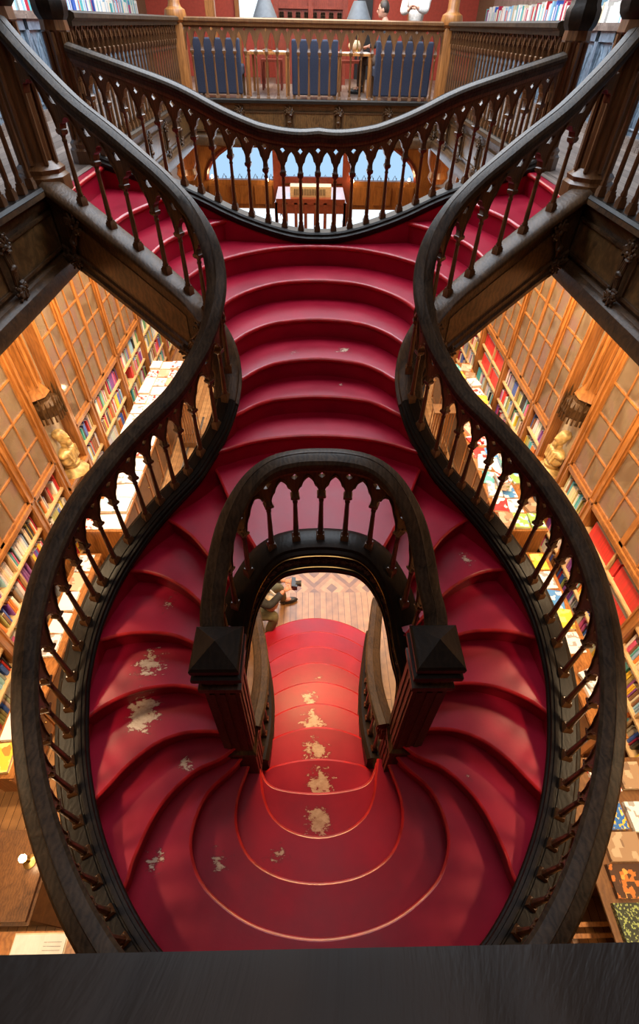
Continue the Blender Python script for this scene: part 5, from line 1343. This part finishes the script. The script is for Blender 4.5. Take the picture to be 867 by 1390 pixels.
# two spine points of each book are tested for a clear line to the viewpoint
for b in BOOKS:
    x = b['c'][0] - b['sg'] * (b['d'][0] / 2 + .002); b['score'] = 0
    q = px((x, b['c'][1], b['c'][2] + b['d'][2] * .5))
    if q is None or not (-5 < q[0] < 872 and -5 < q[1] < 1300): b['out'] = True; continue
    vis = 0
    for f_ in (.2, .5, .92):
        P = Vector((x, b['c'][1], b['c'][2] + b['d'][2] * f_)); d = P - CAM; L = d.length; d.normalize()
        org = CAM + d * .05; left = L - .055
        for _ in range(5):
            hit, loc, nrm, idx, ob, mt = SC.ray_cast(dg, org, d, distance=left)
            if not hit: vis += 1; break
            if ob.name.startswith('glass'): left -= (loc - org).length + .002; org = loc + d * .002; continue
            break
    dist = (Vector(b['c']) - CAM).length
    b['score'] = vis * b['d'][1] * b['d'][2] / dist ** 2 * (1 if not b['glazed'] else .6)
cand = sorted([b for b in BOOKS if b['score'] > 0], key=lambda b: -b['score'])
ind = cand[:300]; ids = set(id(b) for b in ind)
rest = [b for b in BOOKS if id(b) not in ids and (b['score'] > 0 or not b.get('out'))]
def book_mesh():
    mb = MB(); mb.cur = 0
    # unit book: spine toward -x, rounded; x -.5..+.5, y -.5..+.5, z 0..1
    prof = [(.5, -.5), (-.44, -.5), (-.49, -.3), (-.5, 0), (-.49, .3), (-.44, .5), (.5, .5), (.5, .40), (-.40, .40), (-.40, -.40), (.5, -.40)]
    n = len(prof); mb.add([(x, y, 0) for x, y in prof] + [(x, y, 1) for x, y in prof], [(i, (i + 1) % n, (i + 1) % n + n, i + n) for i in range(n)])
    tri = tessellate_polygon([[Vector((x, y, 0)) for x, y in prof]]); mb.add([(x, y, 1) for x, y in prof], [tuple(t) for t in tri]); mb.add([(x, y, 0) for x, y in prof], [tuple(t) for t in tri])
    mb.cur = 1; mb.b2(-.40, .47, -.40, .40, .02, .975)
    return mb.mesh('book', [M['cover'], M['pages']], None)
BM = book_mesh()
rows = {}
for b in ind: rows.setdefault((b['side'], b['sh'], b['bay'], b.get('up', -1)), []).append(b)
allrows = {}
for b in BOOKS: allrows.setdefault((b['side'], b['sh'], b['bay'], b.get('up', -1)), []).append(b)
for r in allrows.values():
    r.sort(key=lambda b: -b['c'][1])
    for i, b in enumerate(r): b['prev'] = r[i - 1]['name'] if i > 0 else None; b['next'] = r[i + 1]['name'] if i + 1 < len(r) else None; b['i'] = i
used = {}
SB = {'nearest the viewer': 'bay one', 'second from the viewer': 'bay two', 'third from the viewer': 'bay three', 'just before the bust niche': 'bay before the niche', 'just beyond the bust niche': 'bay after the niche',
      'second beyond the bust niche': 'second bay beyond niche', 'third beyond the bust niche': 'third bay beyond niche', 'fourth beyond the bust niche': 'fourth bay beyond niche', 'fifth beyond the bust niche': 'fifth bay beyond niche', 'sixth beyond the bust niche': 'sixth bay beyond niche', '': ''}
SB['nearest the viewer'] = 'nearest bay'; SB['second from the viewer'] = 'second nearest bay'; SB['third from the viewer'] = 'third nearest bay'
for key, r in rows.items():
    for b in r:
        o = bpy.data.objects.new('book', BM); COL.objects.link(o)
        o.location = b['c']; o.scale = b['d']; o.rotation_euler = (b['rx'], 0, 0 if b['sg'] > 0 else pi); o.color = (*b['col'], 1)
        th = 'thick ' if b['d'][1] > .03 else ''
        nb = 'after the %s one' % b['prev'] if b['prev'] else 'at the far end'
        if b['prev'] and b['next']: nb = 'between %s and %s' % (b['prev'], b['next'])
        if b['sh'] == 'cabinet top': lab = '%s%s book %s, %s gallery cabinet %s from end' % (th, b['name'], nb, b['side'], UPN[b['up']])
        else: lab = '%s%s book %s, %s shelf, %s %s' % (th, b['name'], nb, b['sh'].split()[0], b['side'], SB[b['bay']])
        b['lab'] = lab; b['o'] = o; used.setdefault(lab, []).append(b)
for lab, bs_ in used.items():
    for i, b in enumerate(sorted(bs_, key=lambda b: b['i'])):
        l2 = lab
        if len(bs_) > 1:
            q = ['farther', 'nearer'] if len(bs_) == 2 else ['farthest', 'second', 'third', 'fourth', 'fifth', 'sixth', 'seventh', 'eighth']
            if i < len(q) and b['name'] != b['prev']: l2 = q[i] + ' ' + lab
        w = l2.split()
        if len(w) > 16: w = [q for q in w if q not in ('thick', 'shelf,')]
        tag(b['o'], ' '.join(w[:16]), 'book', 'books on the %s of the %s side%s' % (b['sh'] + (' shelf' if b['sh'] != 'cabinet top' else ''), b['side'], (', bookcase ' + b['bay']) if b['bay'] else ''))
# massed remainder as one object
mv, mf, mc = [], [], []
for b in rest:
    c = b['c']; d = b['d']; o_ = len(mv); rx = b['rx']
    for a in (-.5, .5):
        for e in (-.5, .5):
            for z in (0, 1): mv.append((c[0] + a * d[0], c[1] + e * d[1] - sin(rx) * z * d[2], c[2] + z * d[2] * cos(rx)))
    for q, top in (((0, 1, 3, 2), 0), ((4, 6, 7, 5), 0), ((0, 4, 5, 1), 0), ((2, 3, 7, 6), 0), ((0, 2, 6, 4), 0), ((1, 5, 7, 3), 1)):
        mf.append(tuple(i + o_ for i in q)); mc.append((.74, .64, .46, 1) if top else (*b['col'], 1))
me = bpy.data.meshes.new('massed_books'); me.from_pydata(mv, [], mf); at_ = me.color_attributes.new('Col', 'FLOAT_COLOR', 'CORNER')
i = 0
for f_, c in zip(me.polygons, mc):
    for _ in range(4): at_.data[i].color = c; i += 1
me.materials.append(M['mass']); o = bpy.data.objects.new('massed_books', me); COL.objects.link(o)
tag(o, 'the many remaining book spines on the wall shelves, small or behind glass', 'books', kind='stuff')
print('BOOKS', len(BOOKS), 'visible', len(cand), 'individual', len(ind), 'massed', len(rest))
WORLD = 1.0; EXPO = 0.14
def lights():
    area('skylight', (0, 8.0, 8.3), 4.6, 720, (0.84, 0.92, 1.0), sy=6.8)
    for sg in (-1, 1):
        for y in (0.2, 2.0, 3.9, 5.8, 7.7, 9.4):
            l = area('ceiling_lamp', (sg * 2.36, y, 4.40), .3, 74, (1.0, .71, .41), rot=(0, radians(sg * -30), 0), sy=.3); l.data.spread = radians(150)
    for y in (12.0, 15.0):
        area('ceiling_lamp', (0, y, 4.40), 1.2, 90, (1.0, .70, .40))
    area('window_light', (0, 16.7, 2.6), 6.0, 100, (.75, .87, 1.0), rot=(radians(-90), 0, 0), sy=2.2)
    area('stairwell_fill', (0.0, 2.9, 2.98), .7, 78, (1.0, .60, .28))  # unseen warm fill floating under the main flight, added to brighten the lower steps
    area('far_room_lamp', (0, 12.5, 8.0), 3.0, 150, (1.0, .80, .58))
    area('gallery_fill', (0, 1.0, 8.1), 2.5, 40, (1.0, .86, .86))  # unseen fill added above the near stairs, no fixture
    for (x, y, z, e) in ((-2.33, .72, 1.20, 5), (-2.36, 7.35, 1.26, 5), (2.36, 7.1, 1.26, 5), (2.70, 6.15, 1.18, 5), (-2.70, 6.55, 1.18, 5), (-.84, 11.5, 6.1, 6), (.78, 11.5, 6.1, 6)):
        point('bulb_light', (x, y, z), e, (1.0, .72, .42), .03)
# ------------------------------------------------------------------ camera, light, view
def setup_camera():
    p, psi, rho = .7590, .0297, .0211
    Fw = Vector((sin(psi) * cos(p), cos(psi) * cos(p), -sin(p))); R = Vector((cos(psi), -sin(psi), 0)); Uv = R.cross(Fw)
    R2 = R * cos(rho) + Uv * sin(rho); U2 = -R * sin(rho) + Uv * cos(rho)
    cd = bpy.data.cameras.new('camera'); co = bpy.data.objects.new('camera', cd); COL.objects.link(co)
    m = Matrix((R2, U2, -Fw)).transposed().to_4x4(); m.translation = CAM; co.matrix_world = m
    cd.sensor_fit = 'VERTICAL'; cd.sensor_height = 36; cd.lens = 651.5491 / 1390 * 36
    cd.shift_x = 0; cd.shift_y = -45 / 1390; cd.clip_start = .02; cd.clip_end = 200
    SC.camera = co
setup_camera()
w = bpy.data.worlds.new('world'); SC.world = w; w.use_nodes = True
w.node_tree.nodes['Background'].inputs[0].default_value = (0.62, 0.72, 1.0, 1); w.node_tree.nodes['Background'].inputs[1].default_value = WORLD
def area(name, loc, size, energy, col, rot=(0, 0, 0), sy=None):
    l = bpy.data.lights.new(name, 'AREA'); l.energy = energy; l.color = col; l.shape = 'RECTANGLE'; l.size = size; l.size_y = sy or size
    o = bpy.data.objects.new(name, l); COL.objects.link(o); o.location = loc; o.rotation_euler = rot; return o
def point(name, loc, energy, col, r=.05):
    l = bpy.data.lights.new(name, 'POINT'); l.energy = energy; l.color = col; l.shadow_soft_size = r
    o = bpy.data.objects.new(name, l); COL.objects.link(o); o.location = loc; return o
lights()
vs = SC.view_settings; vs.view_transform = 'Standard'; vs.look = 'None'; vs.gamma = 1; vs.use_curve_mapping = False; vs.exposure = EXPO
SC.cycles.use_denoising = True
SC.cycles.max_bounces = 8; SC.cycles.transparent_max_bounces = 12; SC.cycles.sample_clamp_indirect = 6; SC.cycles.caustics_reflective = False; SC.cycles.caustics_refractive = False
